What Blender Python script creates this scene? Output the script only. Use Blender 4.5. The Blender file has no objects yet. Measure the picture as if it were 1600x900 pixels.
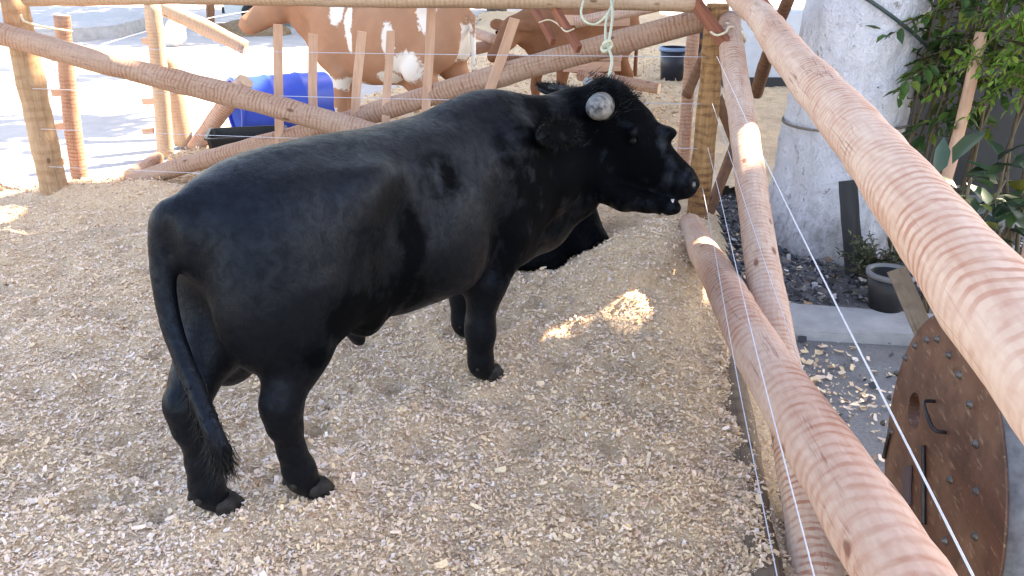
import bpy, bmesh, math, random
import numpy as np
from mathutils import Vector, Matrix

random.seed(7)
rng = np.random.default_rng(11)
SC = bpy.context.scene
COL = SC.collection

# ------------------------------------------------------------------ camera
CAM_H, PITCH, FPX = 1.7, math.radians(22.0), 1300.0      # focal length in units of a 1600 px wide frame
cam = bpy.data.cameras.new("camera")
cam.sensor_width = 36.0
cam.lens = 36.0 * FPX / 1600.0
cam.clip_start = 0.05
cam.clip_end = 500
camo = bpy.data.objects.new("camera", cam)
camo.location = (0, 0, CAM_H)
camo.rotation_euler = (math.radians(90) - PITCH, 0, 0)
COL.objects.link(camo)
SC.camera = camo

# ------------------------------------------------------------------ daylight
SUN_AZ, SUN_EL = math.radians(32), math.radians(50)      # azimuth from +x towards +y
world = bpy.data.worlds.new("World")
SC.world = world
world.use_nodes = True
wn = world.node_tree
sky = wn.nodes.new("ShaderNodeTexSky")
sky.sky_type = 'NISHITA'
sky.sun_disc = False
sky.sun_elevation = SUN_EL
sky.sun_rotation = math.radians(90) - SUN_AZ
wn.links.new(sky.outputs[0], wn.nodes["Background"].inputs[0])
wn.nodes["Background"].inputs[1].default_value = 0.15
sun = bpy.data.lights.new("sun", 'SUN')
sun.energy = 4.5
sun.angle = math.radians(0.5)
sun.color = (1.0, 0.95, 0.87)
suno = bpy.data.objects.new("sun", sun)
SUNV = Vector((math.cos(SUN_AZ) * math.cos(SUN_EL), math.sin(SUN_AZ) * math.cos(SUN_EL), math.sin(SUN_EL)))
suno.rotation_euler = SUNV.to_track_quat('Z', 'Y').to_euler()
suno.location = (8, 6, 14)
COL.objects.link(suno)

SC.view_settings.view_transform = 'Standard'
SC.view_settings.look = 'None'
SC.view_settings.exposure = 2.75
SC.view_settings.use_white_balance = True
SC.view_settings.white_balance_temperature = 8400
SC.view_settings.white_balance_tint = 16
SC.view_settings.gamma = 1.0
SC.view_settings.use_curve_mapping = False
SC.render.engine = 'CYCLES'
SC.cycles.use_denoising = True
SC.cycles.max_bounces = 6
SC.cycles.diffuse_bounces = 4
SC.cycles.transparent_max_bounces = 4

# ------------------------------------------------------------------ measuring helpers (photo ray -> point at a known height / distance / plane)
FW = np.array([0, math.cos(PITCH), -math.sin(PITCH)])
UP = np.array([0, math.sin(PITCH), math.cos(PITCH)])
CC = np.array([0, 0, CAM_H])


def ray(px, py):
    return FW + np.array([1., 0, 0]) * (px - 800) / FPX - UP * (py - 450) / FPX


def at_z(px, py, z=0.0):
    r = ray(px, py)
    return CC + r * ((z - CAM_H) / r[2])


def at_y(px, py, y):
    r = ray(px, py)
    return CC + r * (y / r[1])


def at_d(px, py, d):
    return CC + ray(px, py) * d


def at_plane(px, py, p, n):
    r = ray(px, py)
    return CC + r * (np.dot(np.array(p) - CC, n) / np.dot(r, n))


# ------------------------------------------------------------------ materials
MATS = {}


class NT:
    def __init__(self, name):
        m = bpy.data.materials.new(name)
        m.use_nodes = True
        self.m = m
        self.t = m.node_tree
        self.b = self.t.nodes["Principled BSDF"]
        self.out = self.t.nodes["Material Output"]

    def n(self, typ, **kw):
        nd = self.t.nodes.new(typ)
        for k, v in kw.items():
            setattr(nd, k, v)
        return nd

    def l(self, a, b):
        self.t.links.new(a, b)

    def coord(self, scale=(1, 1, 1), out="Object", rnd=False):
        tc = self.n("ShaderNodeTexCoord")
        mp = self.n("ShaderNodeMapping")
        mp.inputs["Scale"].default_value = scale
        self.l(tc.outputs[out], mp.inputs["Vector"])
        if rnd:
            oi = self.n("ShaderNodeObjectInfo")
            mu = self.n("ShaderNodeMath", operation='MULTIPLY')
            mu.inputs[1].default_value = 37.0
            self.l(oi.outputs["Random"], mu.inputs[0])
            cb = self.n("ShaderNodeCombineXYZ")
            for i in range(3):
                self.l(mu.outputs[0], cb.inputs[i])
            self.l(cb.outputs[0], mp.inputs["Location"])
        return mp.outputs[0]

    def noise(self, vec, scale=5, detail=4, rough=0.55, dist=0.0):
        nd = self.n("ShaderNodeTexNoise")
        nd.inputs["Scale"].default_value = scale
        nd.inputs["Detail"].default_value = detail
        nd.inputs["Roughness"].default_value = rough
        nd.inputs["Distortion"].default_value = dist
        self.l(vec, nd.inputs["Vector"])
        return nd.outputs[0]

    def ramp(self, fac, stops, interp='LINEAR'):
        nd = self.n("ShaderNodeValToRGB")
        cr = nd.color_ramp
        cr.interpolation = interp
        while len(cr.elements) < len(stops):
            cr.elements.new(0.5)
        for e, (p, c) in zip(cr.elements, stops):
            e.position = p
            if not isinstance(c, (tuple, list)):
                c = (c, c, c)
            e.color = (*c[:3], 1)
        self.l(fac, nd.inputs[0])
        return nd.outputs[0]

    def mix(self, fac, a, b, mode='MIX'):
        nd = self.n("ShaderNodeMix", data_type='RGBA', blend_type=mode)
        for sock, v in ((nd.inputs[0], fac), (nd.inputs[6], a), (nd.inputs[7], b)):
            if isinstance(v, (int, float)):
                sock.default_value = v
            elif isinstance(v, tuple):
                sock.default_value = (*v[:3], 1)
            else:
                self.l(v, sock)
        return nd.outputs[2]

    def bump(self, h, strength=0.4, dist=0.01, prev=None):
        nd = self.n("ShaderNodeBump")
        nd.inputs["Strength"].default_value = strength
        nd.inputs["Distance"].default_value = dist
        self.l(h, nd.inputs["Height"])
        if prev is not None:
            self.l(prev, nd.inputs["Normal"])
        self.l(nd.outputs[0], self.b.inputs["Normal"])
        return nd.outputs[0]

    def col(self, c):
        if isinstance(c, tuple):
            self.b.inputs["Base Color"].default_value = (*c[:3], 1)
        else:
            self.l(c, self.b.inputs["Base Color"])

    def rough(self, r):
        if isinstance(r, (int, float)):
            self.b.inputs["Roughness"].default_value = r
        else:
            self.l(r, self.b.inputs["Roughness"])


def spec(t, v):
    t.b.inputs["Specular IOR Level"].default_value = v


def mat_pole(name, light, dark, stain, period=0.026, strength=0.9, thr=(0.45, 0.78), streak=0.3):
    """peeled trunk: broken reddish ring marks every couple of centimetres along local z"""
    t = NT(name)
    w = t.n("ShaderNodeTexWave", wave_type='BANDS', bands_direction='Z', wave_profile='SIN')
    w.inputs["Scale"].default_value = 2 * math.pi / (20 * period)
    w.inputs["Distortion"].default_value = 6.5
    w.inputs["Detail"].default_value = 2.5
    w.inputs["Detail Scale"].default_value = 0.8
    w.inputs["Detail Roughness"].default_value = 0.6
    t.l(t.coord((1, 1, 1), rnd=True), w.inputs["Vector"])
    ring = t.ramp(w.outputs["Fac"], [(thr[0], 0.0), (thr[1], 1.0)])
    brk = t.noise(t.coord((13, 13, 26), rnd=True), 1.0, 3, 0.6, 0.6)
    zone = t.noise(t.coord((5, 5, 1.6), rnd=True), 1.0, 3, 0.6)
    long_ = t.noise(t.coord((38, 38, 1.4), rnd=True), 1.0, 3, 0.6)
    fine = t.noise(t.coord((70, 70, 22), rnd=True), 1.0, 3, 0.6)
    f = t.mix(1.0, ring, t.ramp(brk, [(0.36, 0.08), (0.58, 1.0)]), 'MULTIPLY')
    f = t.mix(1.0, f, t.ramp(zone, [(0.36, 0.12), (0.58, 1.0)]), 'MULTIPLY')
    base = t.mix(t.ramp(zone, [(0.38, 0.0), (0.72, 1.0)]), light, stain)
    base = t.mix(t.ramp(long_, [(0.5, 0.0), (0.72, streak)]), base, tuple(min(1, x * 1.18 + 0.02) for x in light))
    base = t.mix(t.ramp(long_, [(0.28, streak), (0.45, 0.0)]), base, dark)
    base = t.mix(t.ramp(fine, [(0.3, 0.3), (0.6, 0.0)]), base, dark)
    fm = t.n("ShaderNodeMath", operation='MULTIPLY')
    t.l(f, fm.inputs[0])
    fm.inputs[1].default_value = strength
    base = t.mix(fm.outputs[0], base, dark)
    # drying cracks along the grain and a few knots
    ck = t.noise(t.coord((55, 55, 1.1), rnd=True), 1.0, 2, 0.5, 0.3)
    gate = t.noise(t.coord((9, 9, 2.2), rnd=True), 1.0, 2)
    crack = t.mix(1.0, t.ramp(ck, [(0.485, 0.0), (0.5, 1.0), (0.515, 0.0)]), t.ramp(gate, [(0.5, 0.0), (0.58, 0.75)]), 'MULTIPLY')
    base = t.mix(crack, base, tuple(x * 0.45 for x in dark))
    kn = t.n("ShaderNodeTexVoronoi")
    kn.inputs["Scale"].default_value = 1.0
    t.l(t.coord((7, 7, 3.6), rnd=True), kn.inputs["Vector"])
    base = t.mix(t.ramp(kn.outputs["Distance"], [(0.06, 0.85), (0.11, 0.0)]), base, tuple(x * 0.5 for x in dark))
    t.col(base)
    t.rough(0.78)
    spec(t, 0.22)
    b = t.bump(f, -0.15, 0.004)
    b = t.bump(fine, 0.3, 0.003, b)
    t.bump(brk, 0.25, 0.006, b)
    return t.m


def mat_wood(name, a, b, scale=(30, 30, 3), rough=0.75):
    t = NT(name)
    v = t.coord(scale, rnd=True)
    n1 = t.noise(v, 1.0, 5, 0.6, 0.6)
    n2 = t.noise(t.coord((4, 4, 4), rnd=True), 1.0, 3)
    c = t.mix(t.ramp(n1, [(0.35, 0.0), (0.68, 1.0)]), a, b)
    c = t.mix(t.ramp(n2, [(0.4, 0.0), (0.8, 0.35)]), c, tuple(x * 0.55 for x in b))
    t.col(c)
    t.rough(rough)
    spec(t, 0.3)
    t.bump(n1, 0.25, 0.003)
    return t.m


def mat_plain(name, c, rough=0.6, var=0.25, scale=8.0, metal=0.0, bump=0.1, sp=0.4):
    t = NT(name)
    n1 = t.noise(t.coord(rnd=True), scale, 5, 0.6)
    t.col(t.mix(t.ramp(n1, [(0.3, 0.0), (0.7, 1.0)]), tuple(x * (1 - var) for x in c), tuple(min(1, x * (1 + var)) for x in c)))
    t.rough(rough)
    t.b.inputs["Metallic"].default_value = metal
    spec(t, sp)
    if bump:
        t.bump(n1, bump, 0.005)
    return t.m


def mat_leaf(name, stops, rough=0.5, trans=0.15):
    t = NT(name)
    at = t.n("ShaderNodeAttribute", attribute_name="rnd")
    c = t.ramp(at.outputs["Fac"], stops)
    n1 = t.noise(t.coord(), 60, 3)
    c = t.mix(t.ramp(n1, [(0.35, 0.3), (0.65, 0.0)]), c, (0.02, 0.035, 0.015))
    t.col(c)
    t.rough(rough)
    spec(t, 0.35)
    tr = t.n("ShaderNodeBsdfTranslucent")
    t.l(c, tr.inputs[0])
    mx = t.n("ShaderNodeMixShader")
    mx.inputs[0].default_value = trans
    t.l(t.b.outputs[0], mx.inputs[1])
    t.l(tr.outputs[0], mx.inputs[2])
    t.l(mx.outputs[0], t.out.inputs[0])
    return t.m


M = MATS
M['pole'] = mat_pole("peeled_pole_wood", (0.50, 0.37, 0.30), (0.32, 0.125, 0.08), (0.46, 0.30, 0.215))
M['pole_far'] = mat_pole("brace_wood_painted_shade", (0.40, 0.275, 0.21), (0.25, 0.105, 0.066), (0.36, 0.225, 0.155), 0.027, 0.85)  # darker copy of the pole wood; shade is put into its colour
M['pole_pale'] = mat_pole("pale_pole_wood", (0.48, 0.345, 0.25), (0.33, 0.19, 0.11), (0.45, 0.30, 0.20), 0.03, 0.6)
M['pole_red'] = mat_pole("reddish_pole_wood", (0.45, 0.28, 0.20), (0.27, 0.115, 0.07), (0.37, 0.20, 0.135), 0.028)
M['pole_wide'] = mat_pole("broad_ringed_pole_wood", (0.49, 0.345, 0.275), (0.34, 0.14, 0.085), (0.46, 0.275, 0.20), 0.052, 0.85, (0.30, 0.88), 0.3)
M['pole_tan'] = mat_pole("weathered_post_wood", (0.42, 0.29, 0.19), (0.24, 0.12, 0.065), (0.33, 0.21, 0.12), 0.075, 0.45, (0.4, 0.8), 0.45)
M['pole_yellow'] = mat_pole("mottled_post_wood", (0.37, 0.205, 0.09), (0.12, 0.048, 0.023), (0.24, 0.115, 0.05), 0.055, 0.95, (0.4, 0.7), 0.55)
M['pole_brown'] = mat_pole("brown_pole_bark", (0.20, 0.10, 0.06), (0.09, 0.04, 0.025), (0.15, 0.075, 0.04), 0.05, 0.8)
M['log_dark'] = mat_pole("dirty_log_bark", (0.17, 0.12, 0.085), (0.08, 0.052, 0.036), (0.22, 0.165, 0.12), 0.11, 0.4, (0.5, 0.9), 0.6)
M['slat'] = mat_wood("sawn_slat_wood", (0.62, 0.39, 0.28), (0.48, 0.27, 0.18))
M['slat_red'] = mat_wood("red_board_wood", (0.27, 0.095, 0.055), (0.16, 0.05, 0.03))
M['endgrain'] = mat_wood("cut_end_wood", (0.68, 0.50, 0.36), (0.55, 0.36, 0.24), (40, 40, 40))
M['wire'] = mat_plain("fence_wire", (0.50, 0.52, 0.60), 0.5, 0.1, 20, 0.35, 0, 0.5)
M['twine'] = mat_plain("sisal_twine", (0.58, 0.50, 0.36), 0.9, 0.2, 60, 0, 0.2)
M['rope'] = mat_plain("pale_green_rope", (0.46, 0.46, 0.34), 0.8, 0.25, 90, 0, 0.4)

# ------------------------------------------------------------------ object helpers


def tag(o, label=None, cat=None, group=None, kind=None):
    if label:
        o["label"] = label
    if cat:
        o["category"] = cat
    if group:
        o["group"] = group
    if kind:
        o["kind"] = kind
    return o


def link(name, me, mats, parent=None):
    o = bpy.data.objects.new(name, me)
    COL.objects.link(o)
    for m in (mats if isinstance(mats, (list, tuple)) else [mats]):
        me.materials.append(m)
    if parent is not None:
        o.parent = parent
    return o


def mesh_np(name, verts, faces, smooth=True, attr=None, matidx=None):
    """verts (n,3); faces: array (m,k) of one size, or a list of index lists"""
    me = bpy.data.meshes.new(name)
    verts = np.asarray(verts, dtype=np.float32)
    if isinstance(faces, np.ndarray):
        nf, k = faces.shape
        me.vertices.add(len(verts))
        me.vertices.foreach_set("co", verts.ravel())
        me.loops.add(nf * k)
        me.loops.foreach_set("vertex_index", faces.astype(np.int32).ravel())
        me.polygons.add(nf)
        me.polygons.foreach_set("loop_start", np.arange(0, nf * k, k, dtype=np.int32))
        me.polygons.foreach_set("loop_total", np.full(nf, k, dtype=np.int32))
        me.update(calc_edges=True)
        me.validate()
    else:
        me.from_pydata([tuple(map(float, v)) for v in verts], [], [list(map(int, f)) for f in faces])
    if smooth:
        me.polygons.foreach_set("use_smooth", np.ones(len(me.polygons), dtype=bool))
    if attr is not None:
        a = me.attributes.new("rnd", 'FLOAT', 'POINT')
        a.data.foreach_set("value", np.asarray(attr, dtype=np.float32))
    if matidx is not None:
        me.polygons.foreach_set("material_index", np.asarray(matidx, dtype=np.int32))
    me.update()
    return me


def bm_mesh(name, bm, smooth=False):
    me = bpy.data.meshes.new(name)
    bmesh.ops.recalc_face_normals(bm, faces=bm.faces)
    bm.to_mesh(me)
    bm.free()
    if smooth:
        me.polygons.foreach_set("use_smooth", np.ones(len(me.polygons), dtype=bool))
    return me


def tube_geo(pts, radii, nseg=10, cap=True, wob=0.0, seed=0):
    pts = [Vector(p) for p in pts]
    r_ = random.Random(seed)
    n = len(pts)
    V, Fc = [], []
    up = Vector((0.13, 0.31, 0.94))
    prev = None
    for i, p in enumerate(pts):
        d = (pts[min(i + 1, n - 1)] - pts[max(i - 1, 0)]).normalized()
        if prev is None:
            a = d.cross(up)
            if a.length < 1e-3:
                a = d.cross(Vector((1, 0, 0)))
            a.normalize()
        else:
            a = (prev - d * prev.dot(d)).normalized()
        b = d.cross(a)
        prev = a
        rr = radii[i] if hasattr(radii, '__len__') else radii
        for k in range(nseg):
            t = 2 * math.pi * k / nseg
            q = rr * (1 + wob * (r_.random() - .5))
            V.append(p + a * (q * math.cos(t)) + b * (q * math.sin(t)))
    for i in range(n - 1):
        for k in range(nseg):
            k2 = (k + 1) % nseg
            Fc.append([i * nseg + k, i * nseg + k2, (i + 1) * nseg + k2, (i + 1) * nseg + k])
    if cap:
        Fc.append(list(range(nseg))[::-1])
        Fc.append([(n - 1) * nseg + k for k in range(nseg)])
    return V, Fc


def catmull(pts, n):
    P = np.asarray(pts, float)
    P = np.vstack([2 * P[0] - P[1], P, 2 * P[-1] - P[-2]])
    out = []
    m = len(P) - 3
    for s in np.linspace(0, m - 1e-6, n):
        i = int(s)
        t = s - i
        p0, p1, p2, p3 = P[i:i + 4]
        out.append(0.5 * ((2 * p1) + (-p0 + p2) * t + (2 * p0 - 5 * p1 + 4 * p2 - p3) * t * t + (-p0 + 3 * p1 - 3 * p2 + p3) * t ** 3))
    return np.array(out)


POLE_N = [0]


def pole(name, A, B, rA, rB, mat, label, cat="pole", group=None, bend=0.012, nseg=20, parent=None, knob=0.04):
    """round pole; local z runs from A to B so the ring marks follow its length"""
    POLE_N[0] += 1
    r_ = random.Random(POLE_N[0] * 13 + 5)
    A, B = Vector(A), Vector(B)
    L = (B - A).length
    ns = max(8, int(L / 0.07))
    ph1, ph2, ph3 = r_.random() * 6, r_.random() * 6, r_.random() * 6
    V, Fc, mi = [], [], []
    nb = [[r_.gauss(0, 1) for _ in range(4)] for _ in range(3)]
    for i in range(ns + 1):
        s = i / ns
        z = s * L
        ox = bend * L * math.sin(math.pi * s) * math.cos(ph1) + 0.006 * math.sin(z * 3.1 + ph2)
        oy = bend * L * math.sin(math.pi * s) * math.sin(ph1) + 0.006 * math.sin(z * 2.3 + ph3)
        rr = rA + (rB - rA) * s
        rr *= 1 + knob * (0.5 * math.sin(z * 7 + ph2) + 0.5 * math.sin(z * 13.7 + ph1)) + 0.02 * r_.gauss(0, 1) * (knob > 0)
        for k in range(nseg):
            t = 2 * math.pi * k / nseg
            q = rr * (1 + knob * 0.8 * math.sin(2 * t + z * 1.3 + ph3) + 0.4 * knob * math.sin(5 * t + z * 4 + ph1))
            V.append((ox + q * math.cos(t), oy + q * math.sin(t), z))
    for i in range(ns):
        for k in range(nseg):
            k2 = (k + 1) % nseg
            Fc.append([i * nseg + k, i * nseg + k2, (i + 1) * nseg + k2, (i + 1) * nseg + k])
            mi.append(0)
    Fc.append(list(range(nseg))[::-1])
    Fc.append([ns * nseg + k for k in range(nseg)])
    mi += [1, 1]
    me = mesh_np(name, np.array(V), Fc, True, None, mi)
    for p in me.polygons[-2:]:
        p.use_smooth = False
    o = link(name, me, [mat, M['endgrain']], parent)
    q = (B - A).to_track_quat('Z', 'Y')
    o.matrix_basis = Matrix.Translation(A) @ q.to_matrix().to_4x4()
    if label:
        tag(o, label, cat, group)
    return o


def board(name, A, B, w, t, mat, label=None, cat="slat", group=None, face=(0, -1, 0), parent=None, bev=0.003, warp=0.004):
    """sawn board from A to B; broad side looks towards 'face'"""
    A, B = Vector(A), Vector(B)
    L = (B - A).length
    z = (B - A).normalized()
    f = Vector(face)
    y = (f - z * f.dot(z)).normalized()
    x = y.cross(z)
    POLE_N[0] += 1
    r_ = random.Random(POLE_N[0] * 7)
    bm = bmesh.new()
    ns = 8
    rings = []
    for i in range(ns + 1):
        s = i / ns
        dx = warp * math.sin(s * 5 + POLE_N[0]) + r_.gauss(0, 0.0007)
        cut = 0.006 * (1 if i == ns else 0) * r_.uniform(-1, 1)
        rings.append([bm.verts.new((sx * w / 2 + dx, sy * t / 2, s * L + cut * sx)) for sx, sy in ((-1, -1), (1, -1), (1, 1), (-1, 1))])
    for i in range(ns):
        for k in range(4):
            bm.faces.new((rings[i][k], rings[i][(k + 1) % 4], rings[i + 1][(k + 1) % 4], rings[i + 1][k]))
    bm.faces.new(rings[0][::-1])
    bm.faces.new(rings[-1])
    es = [e for e in bm.edges if e.calc_face_angle(0) > 0.8]
    bmesh.ops.bevel(bm, geom=es, offset=bev, segments=1, affect='EDGES')
    o = link(name, bm_mesh(name, bm), mat, parent)
    o.matrix_basis = Matrix.Translation(A) @ Matrix((x, y, z)).transposed().to_4x4()
    if label:
        tag(o, label, cat, group)
    return o


def strand(name, pts, r, mat, label=None, cat="wire", group=None, n=40, nseg=6, parent=None):
    P = catmull(pts, n) if len(pts) > 2 else np.linspace(pts[0], pts[1], n)
    V, Fc = tube_geo(P, r, nseg)
    o = link(name, mesh_np(name, np.array(V), Fc), mat, parent)
    if label:
        tag(o, label, cat, group)
    return o


# value noise on the plane, vectorised
class Noise2:
    def __init__(self, seed, n=64):
        self.g = np.random.default_rng(seed).random((n, n))
        self.n = n

    def one(self, x, y):
        n = self.n
        xi, yi = np.floor(x).astype(int), np.floor(y).astype(int)
        fx, fy = x - xi, y - yi
        fx, fy = fx * fx * (3 - 2 * fx), fy * fy * (3 - 2 * fy)
        g = self.g
        a = g[xi % n, yi % n] * (1 - fx) + g[(xi + 1) % n, yi % n] * fx
        b = g[xi % n, (yi + 1) % n] * (1 - fx) + g[(xi + 1) % n, (yi + 1) % n] * fx
        return a * (1 - fy) + b * fy - 0.5

    def fbm(self, x, y, oct=4):
        s, a, tot = 1.0, 1.0, 0
        for _ in range(oct):
            tot = tot + a * self.one(x * s + 17.3 * s, y * s + 5.1 * s)
            s *= 2.03
            a *= 0.5
        return tot


NZ = Noise2(3)
NZ2 = Noise2(9)


def fence_x(y):          # ground line of the right-hand fence
    return 1.28 + (y - 5.5) * 0.16


PITS = np.random.default_rng(77).uniform([-3.0, 1.4, 0.045, 0.02], [1.0, 5.6, 0.08, 0.05], (150, 4))      # old hoof prints


def bed_z(x, y):
    x = np.asarray(x, float)
    y = np.asarray(y, float)
    z = 0.05 * NZ.fbm(x * 1.3, y * 1.3, 3) + 0.028 * NZ2.fbm(x * 5.5, y * 5.5, 4)
    z = z + 0.15 * np.exp(-(((x - 0.85) / 0.55) ** 2 + ((y - 4.75) / 0.75) ** 2))
    z = z + 0.13 * np.exp(-(((x - 0.72) / 0.30) ** 2 + ((y - 4.25) / 0.45) ** 2))
    z = z + 0.09 * np.exp(-(((x + 2.9) / 0.7) ** 2 + ((y - 6.15) / 0.28) ** 2))
    z = z + 0.07 * np.exp(-(((x - fence_x(y) + 0.25) / 0.16) ** 2)) * np.clip((5.6 - y) / 0.8, 0, 1) * np.clip((y - 1.5) / 1.0, 0, 1) * (0.6 + 0.8 * NZ2.one(x * 0 + 2.2, y * 2.5))
    z = z + 0.06 * np.exp(-(((x - 0.55) / 0.5) ** 2 + ((y - 3.6) / 0.9) ** 2))
    z = z + 0.034 * NZ.fbm(x * 8.0 + 3, y * 8.0, 3) + 0.012 * NZ2.fbm(x * 24.0, y * 24.0, 2) - 0.02
    for hx, hy, hr, hd_ in PITS:
        if hx > fence_x(hy) - 0.35:
            continue
        k = (np.abs(x - hx) < 3.2 * hr) & (np.abs(y - hy) < 3.2 * hr)
        if np.any(k):
            d2 = ((x[k] - hx) ** 2 + (y[k] - hy) ** 2) / hr ** 2
            z[k] += hd_ * (0.45 * np.exp(-((np.sqrt(d2) - 1.5) / 0.5) ** 2) - np.exp(-d2 * 0.9))
    e = np.clip((x - (fence_x(y) + 0.02)) / 0.22, 0, 1)
    e = e * (y < 6.2)
    z = z * (1 - e) + (-0.11) * e
    return z

# hoof prints: the bed is trodden level under the bull's feet
HOOF = [at_z(757, 592)[:2], at_z(718, 525)[:2], at_z(484, 768)[:2], at_z(333, 800)[:2]]
_bed0 = bed_z


def bed_z(x, y):
    z = _bed0(x, y)
    for hx, hy in HOOF:
        w = np.exp(-((np.asarray(x) - hx) ** 2 + (np.asarray(y) - hy) ** 2) / 0.16 ** 2)
        z = z * (1 - w) + w * 0.03 * np.exp(-((np.sqrt((np.asarray(x) - hx) ** 2 + (np.asarray(y) - hy) ** 2) - 0.12) / 0.04) ** 2)
    return z


# ------------------------------------------------------------------ ground
t = NT("asphalt_yard")
n1 = t.noise(t.coord(), 3.0, 6, 0.65)
n2 = t.noise(t.coord(), 90.0, 3, 0.6)
c = t.mix(t.ramp(n1, [(0.35, 0.0), (0.7, 1.0)]), (0.17, 0.165, 0.165), (0.26, 0.25, 0.245))
t.col(t.mix(t.ramp(n2, [(0.35, 0.45), (0.6, 0.0)]), c, (0.09, 0.09, 0.095)))
t.rough(0.85)
t.bump(n2, 0.5, 0.006)
M['yard'] = t.m
xs = np.array([-200, -60, -20, -8, 8, 20, 60, 200.])
ys = np.array([-60, -20, -5, 5, 15, 30, 80, 250.])
X, Y = np.meshgrid(xs, ys)
V = np.stack([X.ravel(), Y.ravel(), np.full(X.size, -0.12)], 1)
nx = len(xs)
Fq = np.array([[j * nx + i, j * nx + i + 1, (j + 1) * nx + i + 1, (j + 1) * nx + i] for j in range(len(ys) - 1) for i in range(nx - 1)])
tag(link("ground", mesh_np("ground", V, Fq, False), M['yard']), kind="structure")

# sunny paved street beyond the pen
t = NT("pale_paving")
n1 = t.noise(t.coord(), 1.4, 6, 0.6)
n2 = t.noise(t.coord(), 60.0, 3, 0.6)
c = t.mix(t.ramp(n1, [(0.35, 0.0), (0.7, 1.0)]), (0.34, 0.325, 0.325), (0.44, 0.42, 0.415))
t.col(t.mix(t.ramp(n2, [(0.35, 0.3), (0.6, 0.0)]), c, (0.2, 0.2, 0.21)))
t.rough(0.85)
t.bump(n2, 0.3, 0.004)
M['paving'] = t.m
V = np.array([[-40, 4.0, -0.112], [-2.6, 4.0, -0.112], [-2.6, 6.9, -0.112], [-0.8, 9.5, -0.112], [1.5, 14.5, -0.112], [25, 15.5, -0.112], [25, 60, -0.112], [-40, 60, -0.112]])
tag(link("street", mesh_np("street", V, [list(range(8))], False), M['paving']), kind="structure")

# bedding of wood shavings: relief sheet
t = NT("wood_shavings_bed")
v = t.coord()
n1 = t.noise(v, 75, 5, 0.7, 0.8)
n2 = t.noise(v, 1.6, 4, 0.6)
n3 = t.noise(v, 160, 3, 0.7, 0.5)
c = t.ramp(n1, [(0.28, (0.38, 0.25, 0.155)), (0.42, (0.62, 0.44, 0.28)), (0.55, (0.75, 0.56, 0.38)), (0.72, (0.80, 0.64, 0.48))])
c = t.mix(t.ramp(n2, [(0.4, 0.0), (0.7, 0.35)]), c, (0.46, 0.37, 0.31))
t.col(c)
t.rough(0.9)
spec(t, 0.2)
b = t.bump(n1, 0.8, 0.02)
t.bump(n3, 0.5, 0.008, b)
M['bed'] = t.m
gx = np.linspace(-6.5, 4.5, 300)
gy = np.concatenate([np.linspace(-1.5, 13.5, 380), np.linspace(13.6, 27.0, 60)])
X, Y = np.meshgrid(gx, gy)
Z = bed_z(X, Y)


def bed_mask(x, y):
    """where shavings lie: the pen and the pens behind it, not the street, not the litter beyond the right fence"""
    edge = 0.25 * NZ.fbm(x * 2.1, y * 2.1, 3)
    a = (y < 6.35 + edge * 0.8) | (x > np.minimum(-3.45 + 0.36 * (y - 6.3), -0.95) + edge)
    b = (x < fence_x(y) + 0.16 + 0.3 * edge) | (y > 6.4 + edge) & (x < 4.4)
    return a & b


nx, ny = len(gx), len(gy)
idx = np.arange(nx * ny).reshape(ny, nx)
Fq = np.stack([idx[:-1, :-1], idx[:-1, 1:], idx[1:, 1:], idx[1:, :-1]], -1).reshape(-1, 4)
keep = bed_mask(X[:-1, :-1] + 0.018, Y[:-1, :-1] + 0.02).ravel()
Fq = Fq[keep]
used, inv = np.unique(Fq, return_inverse=True)
V = np.stack([X.ravel(), Y.ravel(), Z.ravel()], 1)[used]
tag(link("bedding", mesh_np("bedding", V, inv.reshape(-1, 4)), M['bed']), kind="structure")

# loose shavings lying on it
t = NT("loose_shavings")
at = t.n("ShaderNodeAttribute", attribute_name="rnd")
c = t.ramp(at.outputs["Fac"], [(0.0, (0.32, 0.19, 0.12)), (0.08, (0.61, 0.41, 0.275)), (0.25, (0.78, 0.57, 0.36)), (0.45, (0.81, 0.63, 0.42)),
                               (0.6, (0.81, 0.60, 0.48)), (0.78, (0.80, 0.66, 0.56)), (0.92, (0.73, 0.62, 0.56)), (1.0, (0.84, 0.76, 0.69))])
n1 = t.noise(t.coord((1, 1, 1)), 220, 2)
t.col(t.mix(t.ramp(n1, [(0.4, 0.25), (0.6, 0.0)]), c, (0.40, 0.27, 0.18)))
t.rough(0.9)
spec(t, 0.08)
M['flake'] = t.m


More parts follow.
